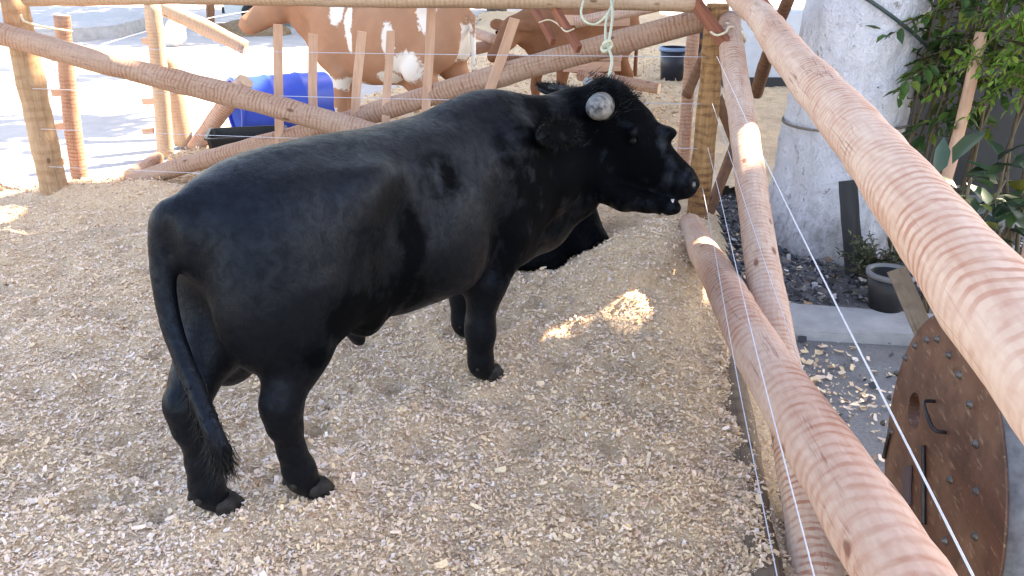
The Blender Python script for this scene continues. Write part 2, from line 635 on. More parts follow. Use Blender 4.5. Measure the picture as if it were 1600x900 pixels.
def flakes(name, n, sampler, size, mat, lift=0.006, zfun=None, tilt=0.55, ar=(0.22, 0.75), curl=0.5, attr=None):
    x, y = sampler(n)
    n = len(x)
    z = zfun(x, y) + rng.random(n) * lift
    L = size * (0.45 + 1.3 * rng.random(n) ** 2.2)
    W = L * rng.uniform(ar[0], ar[1], n)
    az = rng.uniform(0, 2 * np.pi, n)
    nrm = np.stack([rng.normal(0, tilt, n), rng.normal(0, tilt, n), np.ones(n)], 1)
    nrm /= np.linalg.norm(nrm, axis=1)[:, None]
    u = np.stack([np.cos(az), np.sin(az), np.zeros(n)], 1)
    u -= nrm * (u * nrm).sum(1)[:, None]
    u /= np.linalg.norm(u, axis=1)[:, None]
    w = np.cross(nrm, u)
    C0 = np.stack([x, y, z], 1)
    cu = (rng.uniform(-0.1, 1, n) * curl * L)[:, None]
    jit = rng.uniform(0.5, 1.0, (n, 4))
    P = np.empty((n, 6, 3))
    hl, hw = (L / 2)[:, None], (W / 2)[:, None]
    P[:, 0] = C0 - u * hl - w * hw * jit[:, :1] + nrm * cu * 0.6
    P[:, 1] = C0 - u * hl + w * hw * jit[:, 1:2] + nrm * cu * 0.6
    P[:, 2] = C0 + w * hw
    P[:, 3] = C0 - w * hw
    P[:, 4] = C0 + u * hl + w * hw * jit[:, 2:3] + nrm * cu * 0.6
    P[:, 5] = C0 + u * hl - w * hw * jit[:, 3:4] + nrm * cu * 0.6
    P[:, :, 2] = np.maximum(P[:, :, 2], (zfun(P[:, :, 0].ravel(), P[:, :, 1].ravel())).reshape(n, 6) - 0.004)
    b = (np.arange(n) * 6)[:, None]
    Fq = np.concatenate([b + np.array([[0, 3, 2, 1]]), b + np.array([[3, 5, 4, 2]])], 0)
    r = attr(x, y) if attr else rng.random(n)
    return tag(link(name, mesh_np(name, P.reshape(-1, 3), Fq, False, np.repeat(r, 6)), mat), kind="stuff")


def samp_view(n0, ymin, ymax, pw):
    """scatter over the bed, denser towards the camera side of the pen"""
    def f(_):
        u = rng.random(n0)
        y = (ymin ** pw + u * (ymax ** pw - ymin ** pw)) ** (1 / pw)
        x = rng.uniform(-1.25, 1, n0) * (0.60 + y * 0.70)
        k = bed_mask(x, y) & (x < fence_x(y) + 0.10 + 0.12 * rng.normal(size=n0) * (y < 6))
        return x[k], y[k]
    return f


def tone(x, y):
    r = rng.random(len(x))
    g = NZ.fbm(x * 0.9 + 4, y * 0.9, 3)
    warm = np.clip(0.55 + 0.45 * x + 0.9 * NZ2.fbm(x * 1.4, y * 1.4 + 5, 3), 0, 1)              # fresher, yellower shavings along the right fence
    grey = (rng.random(len(x)) < np.clip(0.42 - 0.25 * warm + 0.5 * g, 0.05, 0.75))
    r = np.where(grey, 0.55 + 0.45 * r, 0.05 + 0.6 * r)
    return np.where(rng.random(len(x)) < 0.04, 0.06 * rng.random(len(x)), r)


flakes("wood_shavings", 0, samp_view(390000, 1.1, 6.6, 0.5), 0.012, M['flake'], 0.012, bed_z, 0.36, attr=tone)
flakes("coarse_shavings", 0, samp_view(7000, 1.1, 6.0, 0.5), 0.026, M['flake'], 0.016, bed_z, 0.4, (0.2, 0.6), 0.6, attr=tone)
flakes("distant_shavings", 0, samp_view(60000, 6.2, 17.0, 1.0), 0.045, M['flake'], 0.03, bed_z, 0.8, (0.12, 0.4), attr=lambda x, y: 0.47 * rng.random(len(x)) ** 1.3)

# litter of dark gravel, bark and leaves beyond the fence, with spilled shavings
t = NT("dark_litter")
at = t.n("ShaderNodeAttribute", attribute_name="rnd")
t.col(t.ramp(at.outputs["Fac"], [(0.0, (0.035, 0.035, 0.042)), (0.4, (0.09, 0.09, 0.105)), (0.7, (0.17, 0.165, 0.18)), (0.85, (0.17, 0.11, 0.075)), (0.93, (0.42, 0.41, 0.42)), (1.0, (0.6, 0.58, 0.56))]))
t.rough(0.8)
M['litter'] = t.m


def ground_z(x, y):
    return np.full(np.shape(x), -0.112)


def litter_samp(n):
    def f(_):
        x = rng.uniform(0.9, 3.4, n)
        y = rng.uniform(1.2, 6.4, n)
        soft = 0.18 * rng.normal(size=n)
        k = (x > fence_x(y) + 0.10) & ((y > 4.15 + soft) | (rng.random(n) < 0.05))
        return x[k], y[k]
    return f


flakes("gravel_litter", 0, litter_samp(22000), 0.032, M['litter'], 0.03, ground_z, 0.5, (0.5, 1.0), 0.2)


def spill_samp(n):
    def f(_):
        y = rng.uniform(1.4, 5.5, n)
        x = fence_x(y) + 0.12 + np.abs(rng.normal(0, 0.28, n))
        k = rng.random(n) < np.where((y > 3.0) & (y < 3.5), 1.0, 0.33)
        return x[k], y[k]
    return f


LA, LBp = at_z(1128, 480, -0.10), at_z(1203, 960, -0.072)


def log_samp(n):
    def f(_):
        u = rng.random(n) ** 0.8
        o = rng.normal(-0.035, 0.03, n)
        k = NZ.fbm(u * 9, o * 3 + 2, 3) > -0.12 + 3.0 * o
        return (LA[0] + (LBp[0] - LA[0]) * u + o)[k], (LA[1] + (LBp[1] - LA[1]) * u)[k]
    return f


def log_z(x, y):
    u = np.clip((y - LA[1]) / (LBp[1] - LA[1]), 0, 1)
    c = LA[0] + (LBp[0] - LA[0]) * u
    return np.maximum(bed_z(x, y), LA[2] + (LBp[2] - LA[2]) * u + np.sqrt(np.maximum(0.067 ** 2 - (x - c) ** 2, 0)) + 0.004)


flakes("shavings_on_log", 0, log_samp(4200), 0.016, M['flake'], 0.006, log_z, 0.4, attr=tone)
flakes("spilled_shavings", 0, spill_samp(5200), 0.028, M['flake'], 0.012, ground_z, 0.4, attr=tone)

# pale concrete kerb slab beyond the fence
t = NT("worn_concrete")
n1 = t.noise(t.coord(), 6, 6, 0.65)
n2 = t.noise(t.coord(), 70, 3)
c = t.mix(t.ramp(n1, [(0.3, 0.0), (0.7, 1.0)]), (0.27, 0.265, 0.27), (0.42, 0.41, 0.42))
t.col(c)
t.rough(0.85)
t.bump(n2, 0.35, 0.004)
M['concrete'] = t.m


def prism(name, poly, z0, z1, mat, bev=0.015, parent=None):
    bm = bmesh.new()
    lo = [bm.verts.new((x, y, z0)) for x, y in poly]
    hi = [bm.verts.new((x, y, z1)) for x, y in poly]
    n = len(poly)
    bm.faces.new(lo[::-1])
    bm.faces.new(hi)
    for i in range(n):
        bm.faces.new((lo[i], lo[(i + 1) % n], hi[(i + 1) % n], hi[i]))
    if bev:
        es = [e for e in bm.edges if all(v.co.z > (z0 + z1) / 2 for v in e.verts)]
        bmesh.ops.bevel(bm, geom=es, offset=bev, segments=2, affect='EDGES')
    return link(name, bm_mesh(name, bm), mat, parent)


k0, k1 = at_z(1236, 470, -0.06), at_z(1420, 505, -0.06)
k2, k3 = at_z(1415, 532, -0.06), at_z(1240, 512, -0.06)
poly = [(k3[0] - .1, k3[1]), (k2[0] + .5, k2[1] + .0), (k1[0] + .6, k1[1] + .05), (k0[0] - .1, k0[1])]
tag(prism("kerb", poly, -0.2, -0.06, M['concrete']), kind="structure")

# raised traffic island far across the street, rounded at its near end
ia = [at_z(-160, 70, -0.11)[:2], at_z(100, 66, -0.11)[:2], at_z(185, 59, -0.11)[:2], at_z(222, 48, -0.11)[:2], at_z(238, 36, -0.11)[:2], at_z(230, 26, -0.11)[:2], at_z(-100, 20, -0.11)[:2]]
tag(prism("pavement", [tuple(p) for p in ia], -0.2, 0.16, M['concrete'], 0.05), kind="structure")

# ------------------------------------------------------------------ grey yard wall behind the planting
t = NT("grey_render")
n1 = t.noise(t.coord((1, 1, 0.35)), 3.5, 6, 0.6)
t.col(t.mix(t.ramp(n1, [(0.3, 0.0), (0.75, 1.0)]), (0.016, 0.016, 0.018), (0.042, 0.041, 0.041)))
t.rough(0.85)
M['wall'] = t.m
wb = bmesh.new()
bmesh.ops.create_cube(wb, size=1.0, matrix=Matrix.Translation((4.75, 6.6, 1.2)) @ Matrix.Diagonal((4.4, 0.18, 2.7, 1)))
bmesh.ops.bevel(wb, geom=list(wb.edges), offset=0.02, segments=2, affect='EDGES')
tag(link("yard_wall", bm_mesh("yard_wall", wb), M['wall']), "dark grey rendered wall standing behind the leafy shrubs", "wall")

# ------------------------------------------------------------------ whitewashed shade tree
t = NT("whitewashed_bark")
v = t.coord((1, 1, 0.7))
n1 = t.noise(v, 14, 6, 0.7, 0.3)
n2 = t.noise(v, 45, 4, 0.7)
n3 = t.noise(v, 2.2, 3)
chip = t.ramp(n1, [(0.60, 0.0), (0.66, 0.8)])
c = t.mix(t.ramp(n3, [(0.35, 0.0), (0.7, 1.0)]), (0.68, 0.67, 0.73), (0.80, 0.79, 0.85))
c = t.mix(t.ramp(n2, [(0.3, 0.3), (0.45, 0.0)]), c, (0.36, 0.32, 0.33))
c = t.mix(chip, c, (0.24, 0.20, 0.19))
# darker towards the foot, edge broken by noise
sp = t.n("ShaderNodeSeparateXYZ")
tc = t.n("ShaderNodeTexCoord")
t.l(tc.outputs["Object"], sp.inputs[0])
mz = t.n("ShaderNodeMath", operation='ADD')
t.l(sp.outputs[2], mz.inputs[0])
t.l(n1, mz.inputs[1])
c = t.mix(t.ramp(mz.outputs[0], [(0.52, 0.75), (0.85, 0.0)]), c, (0.20, 0.18, 0.18))
t.col(c)
t.rough(0.9)
b = t.bump(n1, 0.9, 0.06)
t.bump(n2, 0.9, 0.018, b)
M['whitebark'] = t.m
M['bark'] = mat_plain("grey_bark", (0.16, 0.13, 0.11), 0.9, 0.4, 12, 0, 0.6)
M['crown'] = mat_leaf("tree_leaves", [(0, (0.035, 0.065, 0.02)), (0.5, (0.06, 0.11, 0.03)), (1, (0.10, 0.16, 0.045))], 0.5, 0.2)

TX, TY = 2.13, 5.35
tree = bpy.data.objects.new("shade_tree", None)
COL.objects.link(tree)
tree.location = (TX, TY, -0.12)
tag(tree, "thick whitewashed tree with a wire round it, beside the pen", "tree")
V, Fc = [], []
nseg, nr = 72, 110
for i in range(nr + 1):
    z = 5.2 * i / nr
    R0 = 0.345 + 0.10 * math.exp(-z / 0.20) + 0.03 * math.exp(-z / 0.9) + 0.06 * max(0, z - 1.2) * 0.6 * (z < 2.6) + (0.05 if z >= 2.6 else 0)
    for k in range(nseg):
        a = 2 * math.pi * k / nseg
        q = R0 * (1 + 0.05 * math.sin(3 * a + 0.5) + 0.03 * math.sin(5 * a + z * 1.2))
        q += 0.05 * float(NZ.fbm(np.array(a * 2.2), np.array(z * 2.2), 4)) + 0.018 * float(NZ2.fbm(np.array(a * 9), np.array(z * 7), 3))
        V.append((q * math.cos(a) + 0.03 * z, q * math.sin(a), z))
for i in range(nr):
    for k in range(nseg):
        k2 = (k + 1) % nseg
        Fc.append([i * nseg + k, i * nseg + k2, (i + 1) * nseg + k2, (i + 1) * nseg + k])
Fc.append([nr * nseg + k for k in range(nseg)])
link("trunk", mesh_np("trunk", np.array(V), Fc), M['whitebark'], tree)
for (bx, by, bz, r0) in ((6.5, 1.6, 9.4, .19), (1.2, 3.2, 9.0, .17), (4.0, -3.2, 9.0, .17), (3.5, 6.6, 9.2, .16), (0.6, -1.0, 8.4, .14)):
    P = catmull([(0.15, 0, 4.9), (bx * .35 + .1, by * .35, 6.4), (bx * .7, by * .7, 7.8), (bx, by, bz)], 14)
    V, Fc = tube_geo(P, np.linspace(r0, 0.04, 14), 10, True, 0.1, 3)
    link("branch", mesh_np("branch", np.array(V), Fc), M['bark'], tree)


def leaf_cards(P, size, seed=0, droop=0.35, asp=0.42, aim=None, fold=0.12, n_along=3):
    """leaf-shaped faces: P (n,3) attach points -> verts, quads/tris as ngon arrays (two quads + tip tris per half)"""
    r = np.random.default_rng(seed)
    n = len(P)
    if aim is None:
        d = r.normal(size=(n, 3))
        d[:, 2] = d[:, 2] * 0.5 - droop
    else:
        d = aim + r.normal(size=(n, 3)) * 0.35
        d[:, 2] -= droop
    d /= np.linalg.norm(d, axis=1)[:, None]
    s = np.cross(d, np.array([0, 0, 1.0]) + r.normal(size=(n, 3)) * 0.3)
    s /= np.linalg.norm(s, axis=1)[:, None] + 1e-9
    nn = np.cross(s, d)
    L = (size * r.uniform(0.6, 1.25, n))[:, None]
    w = L * asp / 2
    Q = np.empty((n, 8, 3))
    bend = -0.18 * L
    Q[:, 0] = P
    Q[:, 1] = P + d * L * 0.3 + s * w * 0.85 + nn * fold * L
    Q[:, 2] = P + d * L * 0.3
    Q[:, 3] = P + d * L * 0.3 - s * w * 0.85 + nn * fold * L
    Q[:, 4] = P + d * L * 0.65 + s * w * 0.9 + nn * (fold * L * 0.9 + bend * 0.35)
    Q[:, 5] = P + d * L * 0.65 + nn * bend * 0.35
    Q[:, 6] = P + d * L * 0.65 - s * w * 0.9 + nn * (fold * L * 0.9 + bend * 0.35)
    Q[:, 7] = P + d * L + nn * bend
    b = (np.arange(n) * 8)[:, None]
    T = np.concatenate([b + np.array([[0, 2, 1]]), b + np.array([[0, 3, 2]]), b + np.array([[1, 2, 5]]), b + np.array([[1, 5, 4]]),
                        b + np.array([[2, 3, 6]]), b + np.array([[2, 6, 5]]), b + np.array([[4, 5, 7]]), b + np.array([[5, 6, 7]])], 0)
    return Q.reshape(-1, 3), T, np.repeat(r.random(n), 8)


def crown_cloud(n, inside, seed, zlo, zhi, clump=0.55, size=0.3):
    """leaf clumps whose joint shadow covers the ground area 'inside'; positions are above, towards the sun"""
    r = np.random.default_rng(seed)
    off = np.array([SUNV.x / SUNV.z, SUNV.y / SUNV.z])
    nc = n // 40
    g = np.stack([r.uniform(-16, 12, nc * 14), r.uniform(-4, 30, nc * 14)], 1)
    g = g[inside(g[:, 0], g[:, 1])][:nc]
    h = r.uniform(zlo, zhi, len(g))
    Cn = np.stack([g[:, 0] + off[0] * h, g[:, 1] + off[1] * h, h], 1)
    P = (Cn[:, None, :] + r.normal(0, clump, (len(Cn), 40, 3)) * np.array([1, 1, 0.6])).reshape(-1, 3)
    k = inside(P[:, 0] - off[0] * P[:, 2], P[:, 1] - off[1] * P[:, 2]) & (P[:, 2] > zlo - 0.8)
    return P[k]


SPECKS = [(at_z(px, py)[0], at_z(px, py)[1], r) for px, py, r in ((958, 466, .02), (1000, 515, .03), (1045, 487, .015), (830, 452, .035), (812, 520, .03), (1098, 372, .03), (1330, 583, .09), (1290, 575, .08), (1370, 590, .06))]


def shade_area(x, y):
    """ground shaded by the crown: the pen and the pens behind; the street side and a few gaps stay sunny"""
    e = 0.25 * NZ.fbm(x * 0.8 + 9, y * 0.8, 3)
    left = np.where(y < 5.0 + 0.4 * e, -7.5, np.where(y < 6.5, -3.05 + 0.5 * e, np.minimum(-3.0 + 0.12 * (y - 6.5), -1.7) + e))
    ok = (x > left) | ((x > -7.5) & (y > 5.46) & (y < 6.0))
    ok &= (x < np.where(y < 9, 4.3, 5.5) + e) & (y > -0.4) & (y < 27)
    ok &= ~(((x + 3.85 - 0.35 * e) / 0.85) ** 2 + ((y - 5.36) / 0.50) ** 2 < 1)
    for sx, sy, r in SPECKS:
        ok &= ((x - sx) / 1.4) ** 2 + (y - sy) ** 2 > (r + 0.20) ** 2
    return ok


Pc = crown_cloud(88000, shade_area, 5, 7.4, 10.4)
V, T, A_ = leaf_cards(Pc, 0.36, 6, 0.2, 0.55)
V -= np.array([TX, TY, -0.12])
link("crown", mesh_np("crown", V, T, False, A_), M['crown'], tree)
# wires round the trunk
for z0, z1, sl in ((1.30, 0.98, 0.0),):
    P = [(0.04 + 0.405 * math.cos(a), 0.405 * math.sin(a), 1.47 - 0.26 * math.cos(a)) for a in np.linspace(0, 2 * math.pi, 40)]
    V, Fc = tube_geo(P, 0.011, 6)
    link("band", mesh_np("band", np.array(V), Fc), mat_plain("dark_hose", (0.03, 0.05, 0.045), 0.5, 0.2), tree)
P = [(0.03 + 0.405 * math.cos(a), 0.405 * math.sin(a), 0.83 + 0.03 * math.cos(a)) for a in np.linspace(0, 2 * math.pi, 40)]
V, Fc = tube_geo(P, 0.008, 6)
link("band", mesh_np("band", np.array(V), Fc), M['bark'], tree)

# a second tree over the street throws the broken shade at the far left
tree2 = bpy.data.objects.new("street_tree", None)
COL.objects.link(tree2)
tree2.location = (-0.5, 29.0, -0.12)
tag(tree2, "tall leafy street tree with a grey trunk beyond the cattle pens", "tree")
V, Fc = tube_geo(catmull([(0, 0, 0), (0.1, 0, 2), (-0.1, 0.1, 4.5), (0, 0, 6.5)], 16), np.linspace(.34, .2, 16), 14, True, 0.08, 2)
link("trunk", mesh_np("trunk", np.array(V), Fc), M['bark'], tree2)


def shade_area2(x, y):
    e = 0.8 * NZ2.fbm(x * 0.5 + 2, y * 0.5, 3)
    return ((y > 18.0 + 0.5 * e) & (y < 30) & (x > -16) & (x < 2)) | ((x < -0.46 * y + 0.2 + 1.2 * e) & (x > -12) & (y > 8.4 + e) & (y < 16) & (NZ.fbm(x * 0.7, y * 2.0, 3) > 0.02))


Pc = crown_cloud(26000, shade_area2, 15, 6.5, 9.5, 0.5)
V, T, A_ = leaf_cards(Pc, 0.4, 16, 0.2, 0.55)
V -= np.array([-0.5, 29.0, -0.12])
link("crown", mesh_np("crown", V, T, False, A_), M['crown'], tree2)

# ------------------------------------------------------------------ pen fence of peeled poles
G_POLE = "peeled poles of the cattle pen"
NRM = np.array([0.987, -0.158, 0.0])
FP = np.array([1.28, 5.5, 0.0])
CPOST = (1.28, 5.5)
LB = at_z(88, 303, -0.02)
pole("fence_post", (1.28, 5.5, -0.2), (1.29, 5.5, 1.40), 0.080, 0.070, M['pole_yellow'], "thick yellow-brown mottled corner post in front of the bull's muzzle", "post", G_POLE, 0.004, knob=0.07)
pole("fence_post", (LB[0], LB[1], -0.2), (LB[0] - 0.01, LB[1], 1.40), 0.098, 0.088, M['pole_tan'], "thick left corner post at the sunny edge of the shavings", "post", G_POLE, 0.004, knob=0.06)
pole("fence_rail", at_y(42, 0, 6.08) * [1, 1, 0] + [0, 0, 1.425], (1.17, 5.41, 1.425), 0.068, 0.072, M['pole_pale'], "long horizontal top rail across the far side of the pen", "rail", G_POLE, 0.004)
pole("fence_rail", (-4.9, 2.4, 1.36), (LB[0] - 0.13, LB[1] - 0.16, 1.40), 0.08, 0.085, M['pole_pale'], "top rail whose pale cut end meets the left corner post", "rail", G_POLE, 0.004)
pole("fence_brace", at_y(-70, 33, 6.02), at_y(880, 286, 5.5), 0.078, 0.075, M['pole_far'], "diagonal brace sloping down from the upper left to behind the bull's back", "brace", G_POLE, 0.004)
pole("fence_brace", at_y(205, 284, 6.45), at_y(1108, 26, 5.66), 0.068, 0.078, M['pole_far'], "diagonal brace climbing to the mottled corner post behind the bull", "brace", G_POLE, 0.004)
pole("fence_post", at_z(1062, 318, -0.15), at_z(1062, 318, -0.15) * [1, 1, 0] + [0, 0, 1.5], 0.05, 0.046, M['pole_red'], "slim pinkish post just left of the mottled corner post", "post", G_POLE, 0.004)
# right side
pole("fence_rail", at_d(1140, -18, 5.05), at_d(1140, -18, 5.05) + (at_d(1600, 556, 0.87) - at_d(1140, -18, 5.05)) * 1.13, 0.056, 0.055, M['pole'], "big top rail running from the corner towards the viewer at the right", "rail", G_POLE, 0.006, 28, knob=0.018)
pole("fence_brace", at_d(1140, 35, 5.2), at_d(1282, 925, 2.52), 0.072, 0.078, M['pole'], "steep brace dropping from the corner top behind the middle pole", "brace", G_POLE, 0.006, 24, knob=0.02)
pole("fence_brace", at_d(1080, 352, 5.1), at_d(1462, 985, 1.3), 0.077, 0.082, M['pole_wide'], "broad-ringed brace rising from the shavings mound towards the viewer", "brace", G_POLE, 0.006, 28, knob=0.02)
pole("border_log", at_z(1128, 480, -0.10), at_z(1203, 960, -0.072), 0.058, 0.072, M['log_dark'], "dirty brown log half buried along the edge of the shavings", "log", None, 0.012)
# brown struts behind the corner
pole("fence_strut", at_y(1118, 150, 5.75), at_y(1163, 268, 5.95), 0.04, 0.036, M['pole_brown'], "short brown strut slanting down right behind the mottled corner post", "strut", G_POLE)
pole("fence_strut", at_y(1156, 205, 6.0), at_y(1104, 345, 5.78), 0.042, 0.04, M['pole_brown'], "brown strut slanting down left beside the foot of the mottled post", "strut", G_POLE)
pole("fence_strut", at_y(1104, 78, 6.1), at_y(1071, 150, 6.2), 0.035, 0.04, M['pole_brown'], "tan strut between the slim pinkish post and the mottled post", "strut", G_POLE)
pole("fence_strut", at_y(1238, -12, 5.2), at_y(1181, 146, 6.35), 0.036, 0.05, M['pole_brown'], "dark brown strut leaning against the whitewashed tree", "strut", G_POLE)

# upright sawn slats threaded on the wires
G_SLAT = "sawn slats in the far fence"


def slat(x0, y0, x1, y1, yy, w, label):
    A, B = at_y(x1, y1, yy), at_y(x0, y0, yy)
    return board("upright_batten", A, B, w, 0.026, M['slat'], label, "slat", G_SLAT, (0.12, -1, 0))


slat(435, 38, 436, 300, 6.14, 0.062, "pale sawn slat in front of the blue drum, leftmost of the upright slats")
slat(489, 53, 490, 290, 6.09, 0.062, "short pale slat in front of the tan cow's front leg")
slat(565, 49, 552, 215, 6.03, 0.064, "pale slat with nail holes over the tan cow's belly")
slat(610, 48, 602, 215, 5.99, 0.058, "narrow pale slat over the tan cow's white flank patch")
slat(674, -4, 665, 200, 5.93, 0.062, "tall slat reaching the top rail at the tan cow's rump")
slat(805, 29, 752, 175, 5.83, 0.068, "tilted slat leaning right in front of the brown calf's face")
G_RED = "red-brown boards tied to the top rails"


def redboard(x0, y0, d0, x1, y1, d1, w, label):
    return board("tied_board", at_d(x1, y1, d1), at_d(x0, y0, d0), w, 0.032, M['slat_red'], label, "board", G_RED, (-0.55, -0.75, -0.35), warp=0.003)


redboard(829, 3, 5.75, 864, 66, 5.5, 0.052, "short red-brown board hanging under the top rail, behind the twin board")
redboard(846, -24, 5.35, 904, 78, 5.1, 0.055, "longer red-brown board hanging just left of the green rope")
redboard(1068, -22, 5.15, 1142, 80, 4.9, 0.078, "wide red-brown board tied across the mottled corner post")
redboard(1160, -30, 4.7, 1224, 48, 4.6, 0.075, "red-brown board end sticking out over the big right rail")

# twine ties
G_TIE = "twine ties on the fence"
strand("twine_tie", [at_d(842, 35, 5.48), at_d(858, 31, 5.44), at_d(872, 38, 5.3), at_d(884, 49, 5.1), at_d(897, 45, 5.15)], 0.005, M['twine'], "thin tie between the two hanging red-brown boards", "tie", G_TIE)
strand("twine_tie", [at_d(1108, 48, 5.05), at_d(1120, 55, 4.86), at_d(1134, 50, 4.84), at_d(1140, 42, 4.95), at_d(1160, 46, 5.1)], 0.007, M['twine'], "tan twine loop round the wide board at the mottled post", "tie", G_TIE)
strand("twine_tie", [at_d(1134, 36, 5.05), at_d(1152, 44, 5.02), at_d(1164, 60, 5.0), at_d(1158, 72, 5.15)], 0.009, M['twine'], "tan twine wound round the top of the steep brace", "tie", G_TIE)
strand("twine_tie", [at_d(1190, 30, 4.7), at_d(1202, 26, 4.5), at_d(1208, 18, 4.5), at_d(1204, 10, 4.6)], 0.005, M['twine'], "pale twine loop on the board over the big right rail", "tie", G_TIE)
strand("twine_tie", [at_y(33, 24, 6.1), at_y(40, 34, 6.0), at_y(70, 42, 6.2), at_y(112, 49, 6.5)], 0.008, M['twine'], "slack twine from the left corner post to the reddish post", "tie", G_TIE)

# wires
G_WIRE = "thin wires strung along the pen"
HW = [1.085, 0.79, 0.50, 0.22]
for z, lab in zip(HW, ("top wire of the far fence, crossing the tan cow", "second wire of the far fence, low over the pale slats",
                       "third wire of the far fence, over the black tub", "lowest wire of the far fence, just above the shavings")):
    xs_ = np.linspace(LB[0] + 0.05, 1.22, 9)
    ys_ = np.linspace(LB[1] - 0.11, 5.42, 9)
    strand("fence_wire", [(x, y, z - 0.012 * math.sin(math.pi * i / 8)) for i, (x, y) in enumerate(zip(xs_, ys_))], 0.0022, M['wire'], lab, "wire", G_WIRE, 60)
off = NRM * -0.085
for a, b, o_, lab in (((1120, 88), (1528, 915), 0.0, "bright top wire of the right fence, running past the brown wooden disc"),
                      ((1113, 162), (1262, 600), 0.24, "second wire of the right fence, lying along the steep brace"),
                      ((1106, 231), (1276, 915), 0.0, "third wire of the right fence, crossing the broad-ringed brace"),
                      ((1098, 295), (1218, 918), 0.0, "lowest wire of the right fence, above the half-buried log")):
    p = FP + off + NRM * o_
    A, B = at_plane(*a, FP + off, NRM), at_plane(*b, p, NRM)
    mid = (A + B) / 2 + np.array([0, 0, -0.012])
    q1, q3 = A + (B - A) * 0.27 + np.array([0.004, 0, -0.012]), A + (B - A) * 0.74 + np.array([-0.004, 0, -0.004])
    B2 = B + (B - A) * (0.12 if o_ == 0 else 0.45)
    strand("fence_wire", [A, q1, mid, q3, B, B2], 0.0014, M['wire'], lab, "wire", G_WIRE, 60)
strand("fence_wire", [at_y(150, 72, 8.6), at_y(265, 40, 10), at_y(420, 12, 12)], 0.005, M['wire'], "sunlit wire rising behind the left posts towards the tan cow's head", "wire", G_WIRE)
strand("fence_wire", [at_y(1078, 40, 6.6), at_y(1092, 110, 6.3), at_y(1080, 175, 6.3)], 0.0022, M['wire'], "kinked loose wire between the slim pinkish post and the mottled post", "wire", G_WIRE)

# posts and poles of the pens behind
G_BACK = "posts and poles of the pens behind"


def cleats(po, px, py0, py1, yy, n, side=-1):
    for i in range(n):
        p = at_y(px, py0 + (py1 - py0) * i / (n - 1), yy)
        b = board("cleat", p + np.array([-0.055, 0, 0]), p + np.array([0.05, 0, 0]), 0.055, 0.03, M['slat'], face=(0, -1, 0))
        b.parent = po
        b.matrix_parent_inverse = po.matrix_basis.inverted()


p2 = at_z(126, 290, -0.08)
po = pole("fence_post", p2, at_y(97, 24, p2[1]), 0.066, 0.06, M['pole_red'], "reddish post with small cleats, second from the left edge", "post", G_BACK)
cleats(po, 92, 90, 252, p2[1] + .02, 4)
p3_ = at_z(258, 242, -0.08)
po = pole("fence_post", p3_, at_y(238, 4, p3_[1]), 0.075, 0.075, M['pole_pale'], "sunlit post with cleats at the bright street edge", "post", G_BACK)
cleats(po, 232, 65, 205, p3_[1], 4)
p4 = at_z(287, 226, -0.08)
pole("fence_post", p4, at_y(262, 88, p4[1]), 0.09, 0.085, M['pole_pale'], "short thick sunlit stump right behind the sunlit post", "post", G_BACK)
pole("leaning_log", at_z(306, 232, -0.05), at_y(384, 126, 7.7), 0.082, 0.078, M['pole'], "banded log leaning up beside the blue drum", "log", G_BACK)
pole("fallen_rail", at_y(245, 8, 9.0), at_y(384, 74, 9.0), 0.085, 0.075, M['pole_pale'], "sunlit broken rail sloping down behind the sunlit post", "rail", G_BACK)
pole("short_log", at_z(205, 276, 0.03), at_z(246, 246, 0.05), 0.055, 0.05, M['pole'], "short log lying behind the low end of the climbing brace", "log", G_BACK)
pole("back_rail", at_y(690, 30, 10.2), at_y(775, 62, 9.6), 0.062, 0.058, M['pole'], "pole slanting down between the tan cow and the brown calf", "rail", G_BACK)
pole("back_rail", at_y(640, 102, 9.2), at_y(800, 64, 9.9), 0.068, 0.06, M['pole_red'], "reddish pole lying low behind the tan cow's tail", "rail", G_BACK)
pole("back_rail", at_y(770, 88, 9.4), at_y(930, 112, 10.0), 0.06, 0.055, M['pole_red'], "pinkish pole lying on the straw under the brown calf", "rail", G_BACK)
pole("back_rail", at_y(900, 36, 8.4), at_y(1066, -2, 8.0), 0.055, 0.055, M['pole'], "thin pole rising to the right behind the green rope", "rail", G_BACK)
pole("back_rail", at_y(905, 118, 8.6), at_y(1030, 138, 8.2), 0.06, 0.055, M['pole_red'], "pole lying half covered in straw right of the brown calf", "rail", G_BACK)
for (x0, y0, x1, y1, yy, lab) in ((868, 32, 984, 32, 8.9, "upper pale plank behind the green rope"), (868, 82, 972, 88, 8.9, "middle pale plank beside the brown calf's rump"), (880, 104, 970, 104, 8.8, "lowest pale plank at the brown calf's rump")):
    board("pen_plank", at_y(x0, y0, yy), at_y(x1, y1, yy), 0.10, 0.025, M['slat'], lab, "plank", "planks behind the brown calf", (0, -1, 0.1))
pole("bark_stump", at_y(820 - 493, 40, 20.0) * [1, 1, 0] + [0, 0, -.12], at_y(329, 6, 20.0), 0.10, 0.09, M['pole_brown'], "thin dark tree stem across the street near the parked car", "stem", G_BACK)

# stakes at the right
G_STK = "peeled stakes outside the right fence"

for (fx_, fy_), (tx_, ty_), r_s, lab in (((1437, 425), (1533, 50), 0.034, "pale peeled stake standing before the leafy shrub by the whitewashed tree"),
                                         ((1560, 600), (1640, 280), 0.036, "pale stake cut off by the right edge of the photo")):
    foot = at_z(fx_, fy_, -0.12)
    pole("wooden_stake", foot - np.array([0, 0, 0.05]), at_y(tx_, ty_, foot[1]), r_s, r_s * 0.92, M['slat'], lab, "stake", G_STK, 0.006)

# ------------------------------------------------------------------ animals: one continuous skin each, grown from a smooth field


def smin(a, b, k):
    h = np.clip(0.5 + 0.5 * (b - a) / k, 0, 1)
    return b * (1 - h) + a * h - k * h * (1 - h)


